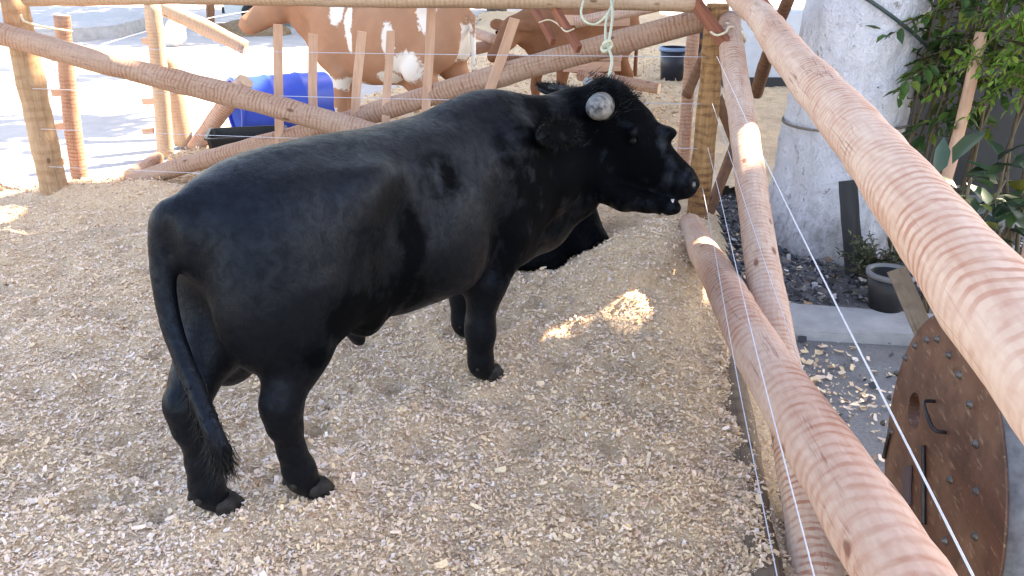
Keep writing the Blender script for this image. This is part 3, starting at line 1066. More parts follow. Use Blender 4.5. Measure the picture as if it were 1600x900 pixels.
class Field:
    def __init__(self, lo, hi, cell):
        self.lo = np.array(lo, float)
        self.cell = cell
        n = np.ceil((np.array(hi) - self.lo) / cell).astype(int) + 1
        ax = [self.lo[i] + cell * np.arange(n[i]) for i in range(3)]
        self.ax = ax
        self.f = np.full(n, 1.0, dtype=np.float32)

    def _sub(self, lo, hi):
        s = []
        for i in range(3):
            a = max(0, int((lo[i] - self.lo[i]) / self.cell))
            b = min(len(self.ax[i]), int((hi[i] - self.lo[i]) / self.cell) + 2)
            s.append(slice(a, max(a, b)))
        g = np.meshgrid(*[self.ax[i][s[i]] for i in range(3)], indexing='ij')
        return tuple(s), np.stack(g, -1)

    def _add(self, s, d, k):
        self.f[s] = smin(self.f[s], d, k) if k > 0 else np.minimum(self.f[s], d)

    def cone(self, a, b, ra, rb, k=0.03):
        a, b = np.array(a, float), np.array(b, float)
        m = max(ra, rb) + 0.16
        s, P = self._sub(np.minimum(a, b) - m, np.maximum(a, b) + m)
        if P.size == 0:
            return
        ba = b - a
        t = np.clip(((P - a) @ ba) / max(ba @ ba, 1e-9), 0, 1)
        d = np.linalg.norm(P - a - t[..., None] * ba, axis=-1) - (ra + (rb - ra) * t)
        self._add(s, d, k)

    def chain(self, pts, radii, k=0.03):
        for i in range(len(pts) - 1):
            self.cone(pts[i], pts[i + 1], radii[i], radii[i + 1], k)

    def ell(self, c, r, k=0.05, rot=None, cut=False):
        c, r = np.array(c, float), np.array(r, float)
        m = r.max() + 0.16
        s, P = self._sub(c - m, c + m)
        if P.size == 0:
            return
        q = P - c
        if rot is not None:
            q = q @ np.array(rot)
        k0 = np.linalg.norm(q / r, axis=-1)
        k1 = np.linalg.norm(q / (r * r), axis=-1) + 1e-9
        d = k0 * (k0 - 1) / k1
        if cut:
            self.f[s] = -smin(-self.f[s], d, k)
        else:
            self._add(s, d, k)

    def loft(self, O, X, Yv, Zv, st, k=0.05, p=2.25):
        """stations: (x, y centre, z top, z bottom, half width); elliptical sections along X"""
        O, X, Yv, Zv = [np.array(v, float) for v in (O, X, Yv, Zv)]
        st = np.array(st, float)
        x0, x1 = st[0, 0], st[-1, 0]
        corners = []
        for row in st:
            for sy in (-1, 1):
                for z in (row[2], row[3]):
                    corners.append(O + X * row[0] + Yv * (row[1] + sy * row[4]) + Zv * z)
        corners = np.array(corners)
        s, P = self._sub(corners.min(0) - 0.16, corners.max(0) + 0.16)
        q = P - O
        x, y, z = q @ X, q @ Yv, q @ Zv
        xc = np.clip(x, x0, x1)
        xs = np.linspace(x0, x1, 160)
        # smooth interpolation of the stations
        cols = []
        for j in range(1, 5):
            v = np.interp(xs, st[:, 0], st[:, j])
            ker = np.hanning(13)
            ker /= ker.sum()
            v = np.convolve(np.pad(v, 6, mode='edge'), ker, 'valid')
            cols.append(np.interp(xc, xs, v))
        cy, zt, zb, hw = cols
        cz, hh = (zt + zb) / 2, np.maximum((zt - zb) / 2, 0.01)
        hw = np.maximum(hw, 0.01)
        e = (np.abs((y - cy) / hw) ** p + np.abs((z - cz) / hh) ** p) ** (1 / p)
        d = (e - 1) * np.minimum(hw, hh)
        dx = np.maximum(x0 - x, 0) + np.maximum(x - x1, 0)
        d = np.where(dx > 0, np.sqrt(np.maximum(d, 0) ** 2 + dx ** 2) + np.minimum(d, 0) * (dx < 0.02), d)
        self._add(s, d, k)

    def mesh(self):
        f = self.f
        n = f.shape
        ins = f < 0
        c = np.zeros((n[0] - 1, n[1] - 1, n[2] - 1), dtype=np.int8)
        for dx in (0, 1):
            for dy in (0, 1):
                for dz in (0, 1):
                    c += ins[dx:n[0] - 1 + dx, dy:n[1] - 1 + dy, dz:n[2] - 1 + dz]
        act = (c > 0) & (c < 8)
        ii = np.argwhere(act)
        vid = -np.ones(c.shape, dtype=np.int64)
        vid[act] = np.arange(len(ii))
        acc = np.zeros((len(ii), 3))
        cnt = np.zeros(len(ii))
        cor = [(dx, dy, dz) for dx in (0, 1) for dy in (0, 1) for dz in (0, 1)]
        val = {q: f[ii[:, 0] + q[0], ii[:, 1] + q[1], ii[:, 2] + q[2]] for q in cor}
        for a in cor:
            for ax in range(3):
                if a[ax] == 0:
                    b = list(a)
                    b[ax] = 1
                    b = tuple(b)
                    va, vb = val[a], val[b]
                    cr = (va < 0) != (vb < 0)
                    t = np.where(cr, va / (va - vb + 1e-12), 0)
                    p = np.array(a, float)[None, :] + t[:, None] * (np.array(b) - np.array(a))[None, :]
                    acc[cr] += p[cr]
                    cnt[cr] += 1
        V = (ii + acc / cnt[:, None]) * self.cell + self.lo
        quads = []
        for ax in range(3):
            o = [1, 2] if ax == 0 else ([0, 2] if ax == 1 else [0, 1])
            sl0 = [slice(1, -1)] * 3
            sl1 = [slice(1, -1)] * 3
            sl0[ax] = slice(0, -1)
            sl1[ax] = slice(1, None)
            s0, s1 = ins[tuple(sl0)], ins[tuple(sl1)]
            e = np.argwhere(s0 != s1)
            flip = s0[s0 != s1]
            base = e.copy()
            for j in range(3):
                if j != ax:
                    base[:, j] += 1
            d1, d2 = np.zeros(3, int), np.zeros(3, int)
            d1[o[0]], d2[o[1]] = 1, 1
            q = [vid[tuple((base - d1 - d2).T)], vid[tuple((base - d2).T)], vid[tuple(base.T)], vid[tuple((base - d1).T)]]
            q = np.stack(q, 1)
            fl = flip if ax != 1 else ~flip
            q[~fl] = q[~fl][:, ::-1]
            quads.append(q)
        return V, np.concatenate(quads)


def frame(az):
    return np.array([math.cos(az), math.sin(az), 0.0]), np.array([-math.sin(az), math.cos(az), 0.0])


def strands(name, roots, dirs, length, width, mat, parent, seed=0, curl=0.3, seg=3, jit=0.35):
    """tapered hair blades"""
    r = np.random.default_rng(seed)
    n = len(roots)
    d = dirs + r.normal(0, jit, (n, 3))
    d /= np.linalg.norm(d, axis=1)[:, None]
    L = (length * r.uniform(0.55, 1.2, n))[:, None]
    s = np.cross(d, r.normal(size=(n, 3)))
    s /= np.linalg.norm(s, axis=1)[:, None]
    bend = np.cross(s, d) * curl + r.normal(0, curl * 0.5, (n, 3))
    Vs = []
    for i in range(seg):
        t = i / seg
        c = roots + d * L * t + bend * L * t * t
        w = width * (1 - t) / 2
        Vs += [c - s * w, c + s * w]
    Vs.append(roots + d * L + bend * L)
    V = np.stack(Vs, 1)
    k = 2 * seg + 1
    b = (np.arange(n) * k)[:, None]
    T = []
    for i in range(seg - 1):
        T += [b + np.array([[2 * i, 2 * i + 1, 2 * i + 3]]), b + np.array([[2 * i, 2 * i + 3, 2 * i + 2]])]
    T.append(b + np.array([[2 * seg - 2, 2 * seg - 1, 2 * seg]]))
    return link(name, mesh_np(name, V.reshape(-1, 3), np.concatenate(T), False, np.repeat(r.random(n), k)), mat, parent)


# --- coats
t = NT("black_coat")
n1 = t.noise(t.coord((150, 150, 34)), 1.0, 4, 0.7, 1.2)
n2 = t.noise(t.coord(), 22, 6, 0.72, 0.8)
at = t.n("ShaderNodeAttribute", attribute_name="rnd")       # higher where gloss and tint are cut, standing in for shade
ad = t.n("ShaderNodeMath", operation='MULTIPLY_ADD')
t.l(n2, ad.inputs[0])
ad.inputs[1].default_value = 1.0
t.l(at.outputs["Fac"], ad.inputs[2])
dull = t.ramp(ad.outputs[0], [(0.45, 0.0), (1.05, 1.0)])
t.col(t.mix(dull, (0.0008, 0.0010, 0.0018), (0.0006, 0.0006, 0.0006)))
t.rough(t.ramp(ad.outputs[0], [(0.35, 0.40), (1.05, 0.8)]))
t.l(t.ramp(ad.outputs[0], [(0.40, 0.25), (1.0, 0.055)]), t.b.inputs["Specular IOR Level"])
t.b.inputs['Specular Tint'].default_value = (0.60, 0.75, 1.0, 1)
t.b.inputs['Sheen Weight'].default_value = 0.0
t.b.inputs['Sheen Roughness'].default_value = 0.35
t.b.inputs['Sheen Tint'].default_value = (0.45, 0.6, 1.0, 1)
b = t.bump(n1, 0.40, 0.003)
b = t.bump(t.noise(t.coord((60, 60, 26)), 1.0, 4, 0.65, 1.5), 0.22, 0.010, b)
t.bump(t.noise(t.coord(), 16, 4, 0.65), 0.12, 0.02, b)
M['black'] = t.m
t = NT("black_skin")
t.col((0.0012, 0.0012, 0.0014))
t.rough(0.5)
spec(t, 0.08)
t.bump(t.noise(t.coord(), 22, 3, 0.6), 0.10, 0.02)
M['skin'] = t.m
t = NT("black_hair")
t.col((0.0035, 0.0034, 0.0036))
t.rough(0.5)
spec(t, 0.15)
M['blackhair'] = t.m
M['hoof'] = mat_plain("hoof_horn", (0.020, 0.0175, 0.0165), 0.6, 0.6, 30, 0, 0.3, 0.15)
M['eye'] = mat_plain("wet_dark_eye", (0.004, 0.0035, 0.0035), 0.35, 0.1, 5, 0, 0, 0.06)
t = NT("polished_horn")
n1 = t.noise(t.coord(), 26, 4, 0.6, 0.6)
t.col(t.ramp(n1, [(0.34, (0.025, 0.025, 0.028)), (0.44, (0.11, 0.11, 0.115)), (0.58, (0.20, 0.19, 0.18)), (0.70, (0.30, 0.25, 0.20))]))
t.rough(0.6)
spec(t, 0.25)
t.bump(n1, 0.7, 0.006)
M['horn'] = t.m
M['nose'] = mat_plain("wet_nose_leather", (0.022, 0.020, 0.021), 0.28, 0.4, 60, 0, 0.5)

TH = math.radians(52)
HX, HY = frame(TH)
RF = at_z(755, 592)
BM = RF + HY * 0.17


def bl(x, y, z):         # bull's own axes (forward, left, up) -> world
    return BM + HX * x + HY * y + np.array([0, 0, z])


def bull_px(px, py, x):  # photo ray met with the cross plane at 'x' along the body, in body axes
    p = at_plane(px, py, BM + HX * x, HX) - BM
    return (p @ HX, p @ HY, p[2])


# head axes in the bull's own coordinates
haz, hel = math.radians(-12) - TH, math.radians(-27)
HA = np.array([math.cos(haz) * math.cos(hel), math.sin(haz) * math.cos(hel), math.sin(hel)])
HL = np.array([-math.sin(haz), math.cos(haz), 0.0])      # head's left
HN = np.cross(HA, HL)                                    # head's up
ho = at_d(900, 190, 3.80) - BM
HO = np.array([ho @ HX, ho @ HY, ho[2]])


def hd(a, l, n):
    return HO + HA * a + HL * l + HN * n


fb = Field((-1.48, -0.75, -0.06), (1.55, 0.55, 1.42), 0.0115)
# trunk
fb.loft((0, 0, 0), (1, 0, 0), (0, 1, 0), (0, 0, 1), [
    (-1.22, -0.07, 1.03, 0.85, 0.06),
    (-1.15, -0.07, 1.085, 0.68, 0.15),
    (-1.02, -0.07, 1.125, 0.57, 0.21),
    (-0.85, -0.06, 1.14, 0.52, 0.242),
    (-0.62, -0.04, 1.135, 0.46, 0.262),
    (-0.40, -0.02, 1.12, 0.41, 0.285),
    (-0.15, 0.0, 1.12, 0.385, 0.292),
    (0.10, 0.0, 1.125, 0.38, 0.275),
    (0.28, 0.0, 1.135, 0.37, 0.24),
    (0.42, 0.0, 1.10, 0.38, 0.20),
    (0.54, -0.01, 0.98, 0.46, 0.13)], 0.03, 2.15)
# withers hump and crest
fb.ell((0.20, 0.0, 1.075), (0.26, 0.09, 0.085), 0.08)
# haunches
for s in (-1, 1):
    cy = -0.07
    fb.ell((-0.90, cy + s * 0.13, 0.78), (0.29, 0.145, 0.30), 0.07)
    fb.ell((-1.04, cy + s * 0.12, 0.62 + (0.07 if s < 0 else 0)), (0.165, 0.12, 0.27 if s > 0 else 0.22), 0.06)
    fb.ell((-0.66, cy + s * 0.20, 0.98), (0.12, 0.05, 0.08), 0.12)       # hip bone
# shoulders
for s in (-1, 1):
    fb.ell((0.22, s * 0.17, 0.78), (0.20, 0.10, 0.30), 0.06, None)
    fb.ell((0.10, s * 0.185, 0.60), (0.15, 0.08, 0.16), 0.06)
for s in (-1, 1):
    fb.ell((-0.22, s * 0.245, 0.70), (0.16, 0.07, 0.2), 0.08)              # rib spring
# flank hollow, hollow behind the shoulder
for s in (-1, 1):
    fb.ell((-0.52, s * 0.36 - 0.03, 0.88), (0.13, 0.085, 0.13), 0.12, None, True)
    fb.ell((-0.62, s * 0.325 - 0.04, 0.60), (0.10, 0.07, 0.17), 0.09, None, True)
    fb.ell((0.0, s * 0.352, 0.66), (0.07, 0.07, 0.26), 0.10, None, True)
    fb.ell((0.42, s * 0.25 - 0.02, 0.80), (0.05, 0.07, 0.22), 0.08, None, True)
# right hind leg (stands forward)
RHx, RHy = -1.02, -0.23
fb.chain([(-0.95, -0.19, 0.74), (-0.975, -0.225, 0.54), (-1.04, RHy, 0.445), (-1.055, RHy, 0.375), (-1.048, RHy, 0.29), (-1.04, RHy, 0.20), (RHx, RHy, 0.115), (RHx + 0.01, RHy, 0.07)],
         [0.16, 0.10, 0.060, 0.062, 0.047, 0.042, 0.050, 0.048], 0.035)
fb.cone((-0.86, -0.205, 0.68), (-0.985, -0.23, 0.46), 0.11, 0.06, 0.05)
fb.cone((-1.105, RHy, 0.40), (-1.085, RHy, 0.30), 0.026, 0.03, 0.03)      # point of hock
fb.cone((RHx + 0.005, RHy, 0.08), (RHx + 0.035, RHy, 0.035), 0.048, 0.044, 0.02)
# left hind leg (trails behind)
LHx, LHy = -1.255, -0.06
fb.chain([(-1.03, 0.035, 0.72), (-1.12, 0.01, 0.57), (-1.23, -0.035, 0.48), (-1.27, -0.05, 0.41), (-1.266, LHy, 0.31), (-1.262, LHy, 0.20), (LHx, LHy, 0.115), (LHx + 0.01, LHy, 0.07)],
         [0.15, 0.115, 0.062, 0.062, 0.047, 0.042, 0.050, 0.048], 0.035)
fb.cone((-0.98, 0.04, 0.66), (-1.2, -0.03, 0.46), 0.11, 0.055, 0.05)
fb.cone((-1.31, -0.05, 0.44), (-1.30, -0.055, 0.33), 0.026, 0.03, 0.03)
fb.cone((LHx, LHy, 0.08), (LHx + 0.032, LHy, 0.035), 0.048, 0.044, 0.02)
# front legs
lf = at_z(724, 528) - BM
LFx, LFy = lf @ HX, lf @ HY
RFx, RFy = -0.015, -0.17
for fx, fy, s in ((RFx, RFy, -1), (LFx, LFy, 1)):
    fb.chain([(0.12 + (fx - RFx) * 0.3, s * 0.175, 0.62), (0.015 + (fx - RFx) * 0.6, s * 0.18, 0.45), (fx - 0.005, fy, 0.265), (fx - 0.002, fy, 0.215), (fx - 0.004, fy, 0.155), (fx, fy, 0.10), (fx + 0.008, fy, 0.06)],
             [0.12, 0.086, 0.054, 0.056, 0.044, 0.050, 0.049], 0.035)
    fb.cone((fx + 0.015, fy, 0.25), (fx + 0.012, fy, 0.20), 0.053, 0.050, 0.03)
    fb.cone((fx, fy, 0.07), (fx + 0.035, fy, 0.03), 0.048, 0.044, 0.02)
# sheath and flank fold
fb.cone((-0.60, -0.03, 0.46), (-0.56, -0.04, 0.36), 0.05, 0.028, 0.05)
fb.cone((-0.66, -0.20, 0.62), (-0.60, -0.13, 0.47), 0.06, 0.05, 0.07)
# neck: crest, middle, throat and dewlap
fb.chain([(0.22, 0, 1.0), (0.48, -0.06, 0.975), tuple(hd(-0.03, 0, 0.015))], [0.14, 0.13, 0.125], 0.07)
fb.chain([(0.25, 0, 0.75), (0.50, -0.07, 0.78), tuple(hd(0.08, 0, -0.09))], [0.22, 0.19, 0.13], 0.07)
fb.chain([(0.38, 0, 0.50), (0.55, -0.075, 0.535), (0.70, -0.165, 0.655), tuple(hd(0.14, 0, -0.15))], [0.12, 0.11, 0.09, 0.08], 0.06)
# head
fb.loft(HO, HA, HL, HN, [
    (-0.06, 0, 0.13, -0.13, 0.09),
    (0.02, 0, 0.205, -0.20, 0.125),
    (0.10, 0, 0.225, -0.225, 0.135),
    (0.19, 0, 0.225, -0.262, 0.135),
    (0.27, 0, 0.205, -0.255, 0.125),
    (0.35, 0, 0.165, -0.218, 0.105),
    (0.44, 0, 0.112, -0.165, 0.085),
    (0.52, 0, 0.085, -0.118, 0.083),
    (0.575, 0, 0.072, -0.092, 0.085),
    (0.615, 0, 0.045, -0.055, 0.06)], 0.03, 2.3)
fb.ell(hd(0.05, 0, 0.185), (0.08, 0.075, 0.05), 0.06)                        # poll
for s in (-1, 1):
    fb.ell(hd(0.245, s * 0.112, 0.108), (0.04, 0.016, 0.016), 0.04)         # brow
    fb.ell(hd(0.20, s * 0.075, -0.13), (0.10, 0.075, 0.09), 0.06)            # cheek
    fb.ell(hd(0.605, s * 0.045, 0.03), (0.018, 0.018, 0.022), 0.012, None, True)   # nostril
    fb.cone(hd(0.05, s * 0.09, 0.12), hd(0.05, s * 0.13, 0.12), 0.05, 0.045, 0.04)  # horn base
fb.ell(hd(0.38, 0, 0.155), (0.05, 0.05, 0.03), 0.03)
# lower jaw, dropped a little
def hpx(px, py, d_=3.76):
    return tuple(to_b(at_d(px, py, d_)))


def to_b(p):
    q = p - BM
    return np.array([q @ HX, q @ HY, q[2]])


fb.chain([hpx(945, 298), hpx(975, 311), hpx(1010, 317), hpx(1040, 323), hpx(1054, 325)], [0.06, 0.055, 0.044, 0.037, 0.032], 0.022)


def ear(field, a, side_l, n, tip, wid, seed=0):
    """flat leaf-shaped ear as a flattened lobe between root and tip"""
    root = np.array(a)
    tip = np.array(tip)
    ax = tip - root
    L = np.linalg.norm(ax)
    ax /= L
    nrm = np.array(side_l, float)
    nrm -= ax * (nrm @ ax)
    nrm /= np.linalg.norm(nrm)
    sd = np.cross(nrm, ax)
    field.ell(root + ax * L * 0.5, (L * 0.56, wid / 2, 0.026), 0.025, np.stack([ax, sd, nrm], 1))
    field.ell(root + ax * L * 0.55 + nrm * 0.03, (L * 0.36, wid * 0.28, 0.022), 0.015, np.stack([ax, sd, nrm], 1), True)


def to_b(p):
    q = p - BM
    return np.array([q @ HX, q @ HY, q[2]])


e0, e1 = to_b(at_d(902, 202, 3.57)), to_b(at_d(840, 215, 3.27))
view_b = np.array([-HX @ FW, -HY @ FW, 0.25])
ear(fb, e0, view_b, 0, e1, 0.125)
EARS = [(e0, e1, 0.125, view_b)]
e0, e1 = to_b(at_d(906, 149, 3.94)), to_b(at_d(842, 136, 4.0))
ear(fb, e0, np.array([0.1, -0.5, 0.8]), 0, e1, 0.16)
EARS.append((e0, e1, 0.16, np.array([0.1, -0.5, 0.8])))
# tail: dock, then hanging over the left thigh
td = [(-1.12, -0.065, 1.04), (-1.19, -0.065, 1.01)] + [bull_px(256, 345, -1.235), bull_px(253, 420, -1.265), bull_px(268, 510, -1.29), bull_px(302, 600, -1.31), bull_px(335, 680, -1.33), bull_px(352, 725, -1.32)]
TP = catmull(td, 26)
fb.chain([tuple(p) for p in TP], list(np.linspace(0.030, 0.015, 26)), 0.04)
V, Q = fb.mesh()
# coat relief: shallow muscle and skin folds
# duller patches: turned hair, and shade of hollows painted into the coat
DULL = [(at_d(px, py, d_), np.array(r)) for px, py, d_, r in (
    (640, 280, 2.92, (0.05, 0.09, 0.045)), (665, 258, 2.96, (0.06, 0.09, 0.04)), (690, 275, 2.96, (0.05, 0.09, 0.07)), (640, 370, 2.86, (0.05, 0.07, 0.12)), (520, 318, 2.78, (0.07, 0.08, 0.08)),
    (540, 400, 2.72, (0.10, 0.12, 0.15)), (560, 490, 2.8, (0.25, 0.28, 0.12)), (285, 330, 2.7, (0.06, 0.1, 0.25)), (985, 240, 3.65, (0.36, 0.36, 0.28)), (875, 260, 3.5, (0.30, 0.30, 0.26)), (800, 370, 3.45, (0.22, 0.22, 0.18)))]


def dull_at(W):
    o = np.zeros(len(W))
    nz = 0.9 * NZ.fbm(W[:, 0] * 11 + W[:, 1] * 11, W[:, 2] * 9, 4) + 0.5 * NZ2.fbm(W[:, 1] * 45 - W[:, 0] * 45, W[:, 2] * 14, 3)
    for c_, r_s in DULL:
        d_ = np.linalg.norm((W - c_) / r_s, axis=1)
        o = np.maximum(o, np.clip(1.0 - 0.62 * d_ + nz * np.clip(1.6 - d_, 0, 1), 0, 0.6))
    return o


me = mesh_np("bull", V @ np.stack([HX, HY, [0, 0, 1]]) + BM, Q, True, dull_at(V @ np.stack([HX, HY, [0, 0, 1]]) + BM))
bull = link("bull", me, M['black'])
tag(bull, "black bull with sawn-off horns standing on wood shavings, head turned right", "bull")
sm = bull.modifiers.new("smooth", 'SMOOTH')
sm.factor, sm.iterations = 0.5, 6


def bp(p):
    p = np.asarray(p, float)
    return BM + HX * p[..., 0:1] + HY * p[..., 1:2] + np.array([0, 0, 1.0]) * p[..., 2:3]


def lobe(name, rows, mat, parent, n=16):
    """surface through rings: rows of (centre, axisA, axisB)"""
    V, Fc = [], []
    for c, a, b in rows:
        for k in range(n):
            t = 2 * math.pi * k / n
            V.append(np.array(c) + np.array(a) * math.cos(t) + np.array(b) * math.sin(t))
    m = len(rows)
    for i in range(m - 1):
        for k in range(n):
            k2 = (k + 1) % n
            Fc.append([i * n + k, i * n + k2, (i + 1) * n + k2, (i + 1) * n + k])
    Fc.append(list(range(n))[::-1])
    Fc.append([(m - 1) * n + k for k in range(n)])
    return link(name, mesh_np(name, np.array(V), Fc), mat, parent)


def horn(parent, base, axis, r0, L, to_world=bp):
    ax = np.array(axis) / np.linalg.norm(axis)
    a = np.cross(ax, [0, 0, 1.0])
    a /= np.linalg.norm(a)
    b = np.cross(ax, a)
    rows = []
    for tt, rr in ((0, 1.14), (0.35, 1.06), (0.62, 0.98), (0.80, 0.84), (0.91, 0.60), (0.97, 0.30), (0.985, 0.03)):
        c = to_world(np.array(base) + ax * L * tt)
        rows.append((c, to_world(np.array(base) + a * r0 * rr) - to_world(np.array(base)), to_world(np.array(base) + b * r0 * rr) - to_world(np.array(base))))
    return lobe("horn", rows, M['horn'], parent, 20)


h0 = to_b(at_d(939, 166, 3.64))
hdir = to_b(at_d(926, 172, 3.41)) - h0
horn(bull, h0, hdir, 0.054, 0.15)
h1 = to_b(at_d(928, 146, 3.95))
h2 = to_b(at_d(915, 121, 4.02))
horn(bull, h1, h2 - h1, 0.032, 0.11)
# eyes with lids
for s in (-1, 1):
    bm = bmesh.new()
    bmesh.ops.create_uvsphere(bm, u_segments=20, v_segments=12, radius=0.019)
    o = link("eye", bm_mesh("eye", bm, True), M['eye'], bull)
    o.location = bp(hd(0.262, s * 0.122, 0.075)[None, :])[0]
# hooves: two claws each
for fx, fy, dx in ((RHx + 0.045, RHy, 1), (LHx + 0.04, LHy, 1), (RFx + 0.045, RFy, 1), (LFx + 0.045, LFy, 1)):
    bm = bmesh.new()
    for s in (-1, 1):
        rows = []
        for z, r, f in ((0.058, 0.034, -0.004), (0.02, 0.041, 0.014), (-0.03, 0.047, 0.032)):
            rows.append([bm.verts.new(bp(np.array([[fx - 0.005 + f + r * 1.25 * math.cos(a), fy + s * 0.031 + 0.0285 * math.sin(a) * (1 + (0.06 - z) * 2), z]]))[0])
                         for a in np.linspace(0, 2 * math.pi, 13)[:-1]])
        for i in range(2):
            for k in range(12):
                bm.faces.new((rows[i][k], rows[i][(k + 1) % 12], rows[i + 1][(k + 1) % 12], rows[i + 1][k]))
        bm.faces.new(rows[0])
        bm.faces.new(rows[-1][::-1])
    link("hoof", bm_mesh("hoof", bm, True), M['hoof'], bull)
    for s in (-1, 1):
        c_ = np.array([fx - 0.078, fy + s * 0.022, 0.088])
        rows = [(bp((c_ + np.array([-0.012 * k, 0, -0.012 * k]))[None])[0], HX * 0.012 * w_ + np.array([0, 0, -0.008]) * w_, HY * 0.012 * w_) for k, w_ in ((-0.8, 1.0), (0.4, 1.0), (1.1, 0.7), (1.5, 0.2))]
        lobe("dewclaw", rows, M['hoof'], bull, 10)
# muzzle leather
rows = []
for a_, k in ((0.585, 1.02), (0.605, 0.9), (0.622, 0.66), (0.632, 0.3)):
    c = bp(hd(a_, 0, 0.0 - 0.005)[None])[0]
    A2 = bp((HO + HL * 0.062 * k)[None])[0] - bp(HO[None])[0]
    B2 = bp((HO + HN * 0.05 * k)[None])[0] - bp(HO[None])[0]
    rows.append((c, A2, B2))
lobe("nose", rows, M['nose'], bull, 24)
M['pale_hair'] = mat_plain("pale_lip", (0.30, 0.28, 0.27), 0.7, 0.5, 60, 0, 0.4)
rows = []
for px_, k in ((1036, 0.98), (1040, 1.05), (1045, 1.06), (1049, 0.98)):
    c = at_d(px_ + 1, 324, 3.76)
    rows.append((c, np.array([0.012, 0.034, 0.0]) * k, np.array([0.009, 0, 0.0375]) * k))
lobe("lip", rows, M['pale_hair'], bull, 22)
# hairy ears
for (p0, p1, wd, nv_) in EARS:
    ax_ = (p1 - p0) / np.linalg.norm(p1 - p0)
    L_ = np.linalg.norm(p1 - p0)
    nn_ = nv_ - ax_ * (nv_ @ ax_)
    nn_ /= np.linalg.norm(nn_)
    sd_ = np.cross(nn_, ax_)
    a_ = np.random.default_rng(12).uniform(0, 2 * math.pi, 900)
    k_ = np.random.default_rng(13).uniform(0.5, 0.98, 900)
    ro = p0 + ax_ * (L_ * 0.5 + L_ * 0.54 * k_ * np.cos(a_))[:, None] + sd_ * (wd / 2 * k_ * np.sin(a_))[:, None] + nn_ * 0.012
    dd = ax_ * np.cos(a_)[:, None] * 0.7 + sd_ * np.sin(a_)[:, None] * 0.7 + ax_ * 0.4 + nn_ * 0.35
    strands("ear_hair", bp(ro), dd @ np.stack([HX, HY, [0, 0, 1]]), 0.032, 0.0028, M['blackhair'], bull, 14, 0.3, 3, 0.3)
# hair: poll tuft, crest, tail switch
r_ = np.random.default_rng(4)
n = 1500
ro = np.array([hd(0.085 + 0.05 * r_.normal(), l_, 0.215 - 4.0 * l_ * l_) for l_ in 0.06 * r_.normal(size=n)])
dr = np.tile(HN * 0.9 + HA * 0.55, (n, 1))
strands("poll_hair", bp(ro), dr @ np.stack([HX, HY, [0, 0, 1]]), 0.052, 0.004, M['blackhair'], bull, 5, 0.5, 3, 0.4)
n = 1900
tt = r_.uniform(0.72, 1.0, n)
ro = np.array([TP[min(25, int(t_ * 25))] for t_ in tt]) + r_.normal(0, 0.012, (n, 3))
dr = np.tile(np.array([0.0, -0.12, -1.0]), (n, 1))
strands("tail_switch", bp(ro), dr @ np.stack([HX, HY, [0, 0, 1]]), 0.085, 0.0028, M['blackhair'], bull, 6, 0.3, 4, 0.22)


# ------------------------------------------------------------------ the lying black cow behind the bull
fl = Field((-1.35, 4.2, -0.08), (1.12, 5.5, 0.95), 0.0135)
fl.loft((-0.25, 4.95, 0), (1, 0, 0), (0, 1, 0), (0, 0, 1), [
    (-0.95, 0, 0.40, 0.1, 0.12), (-0.8, 0, 0.52, 0.0, 0.24), (-0.4, 0, 0.58, -0.03, 0.33), (0.1, 0, 0.58, -0.03, 0.33), (0.45, -0.02, 0.56, 0.0, 0.25), (0.68, -0.05, 0.48, 0.06, 0.15)], 0.04)
LH_A = np.array([-0.80, 0.50, -0.33])          # head turned back over the far shoulder
LH_A /= np.linalg.norm(LH_A)
LH_L = np.cross([0, 0, 1.0], LH_A)
LH_L /= np.linalg.norm(LH_L)
LH_N = np.cross(LH_A, LH_L)
LHO = np.array([0.30, 5.16, 0.66])
fl.chain([(0.30, 4.95, 0.36), (0.42, 5.05, 0.55), tuple(LHO)], [0.2, 0.16, 0.12], 0.06)
fl.loft(LHO, LH_A, LH_L, LH_N, [(-0.03, 0, 0.10, -0.11, 0.09), (0.1, 0, 0.125, -0.13, 0.12), (0.22, 0, 0.11, -0.125, 0.115), (0.34, 0, 0.075, -0.10, 0.085), (0.44, 0, 0.055, -0.075, 0.07), (0.50, 0, 0.035, -0.05, 0.05)], 0.03)
for sd in (-1, 1):
    r0 = LHO + LH_A * 0.03 + LH_L * sd * 0.09 + LH_N * 0.05
    ear(fl, r0, LH_A * 0.8 + LH_N * 0.5, 0, r0 + LH_L * sd * 0.2 - LH_N * 0.03, 0.12)
# folded forelegs
kn = at_z(868, 410, 0.06)
fl.chain([(0.32, 4.78, 0.22), (0.02, 4.72, 0.12), tuple(kn)], [0.12, 0.09, 0.065], 0.05)
fl.chain([tuple(kn), (kn[0] - 0.24, kn[1] + 0.10, 0.02)], [0.06, 0.045], 0.03)
fl.chain([(0.34, 4.86, 0.25), tuple(at_z(922, 385, 0.10)), tuple(at_z(912, 402, 0.02))], [0.17, 0.11, 0.06], 0.05)
fl.ell((0.24, 4.66, 0.10), (0.22, 0.15, 0.15), 0.06)
fl.chain([(-0.9, 4.75, 0.22), (-0.5, 4.62, 0.12), (-0.85, 4.55, 0.03)], [0.18, 0.09, 0.05], 0.06)
V, Q = fl.mesh()
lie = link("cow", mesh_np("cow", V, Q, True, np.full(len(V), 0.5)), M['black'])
lie.modifiers.new("smooth", 'SMOOTH').iterations = 6
tag(lie, "black cow lying in the shavings behind the standing bull's front legs", "cow")

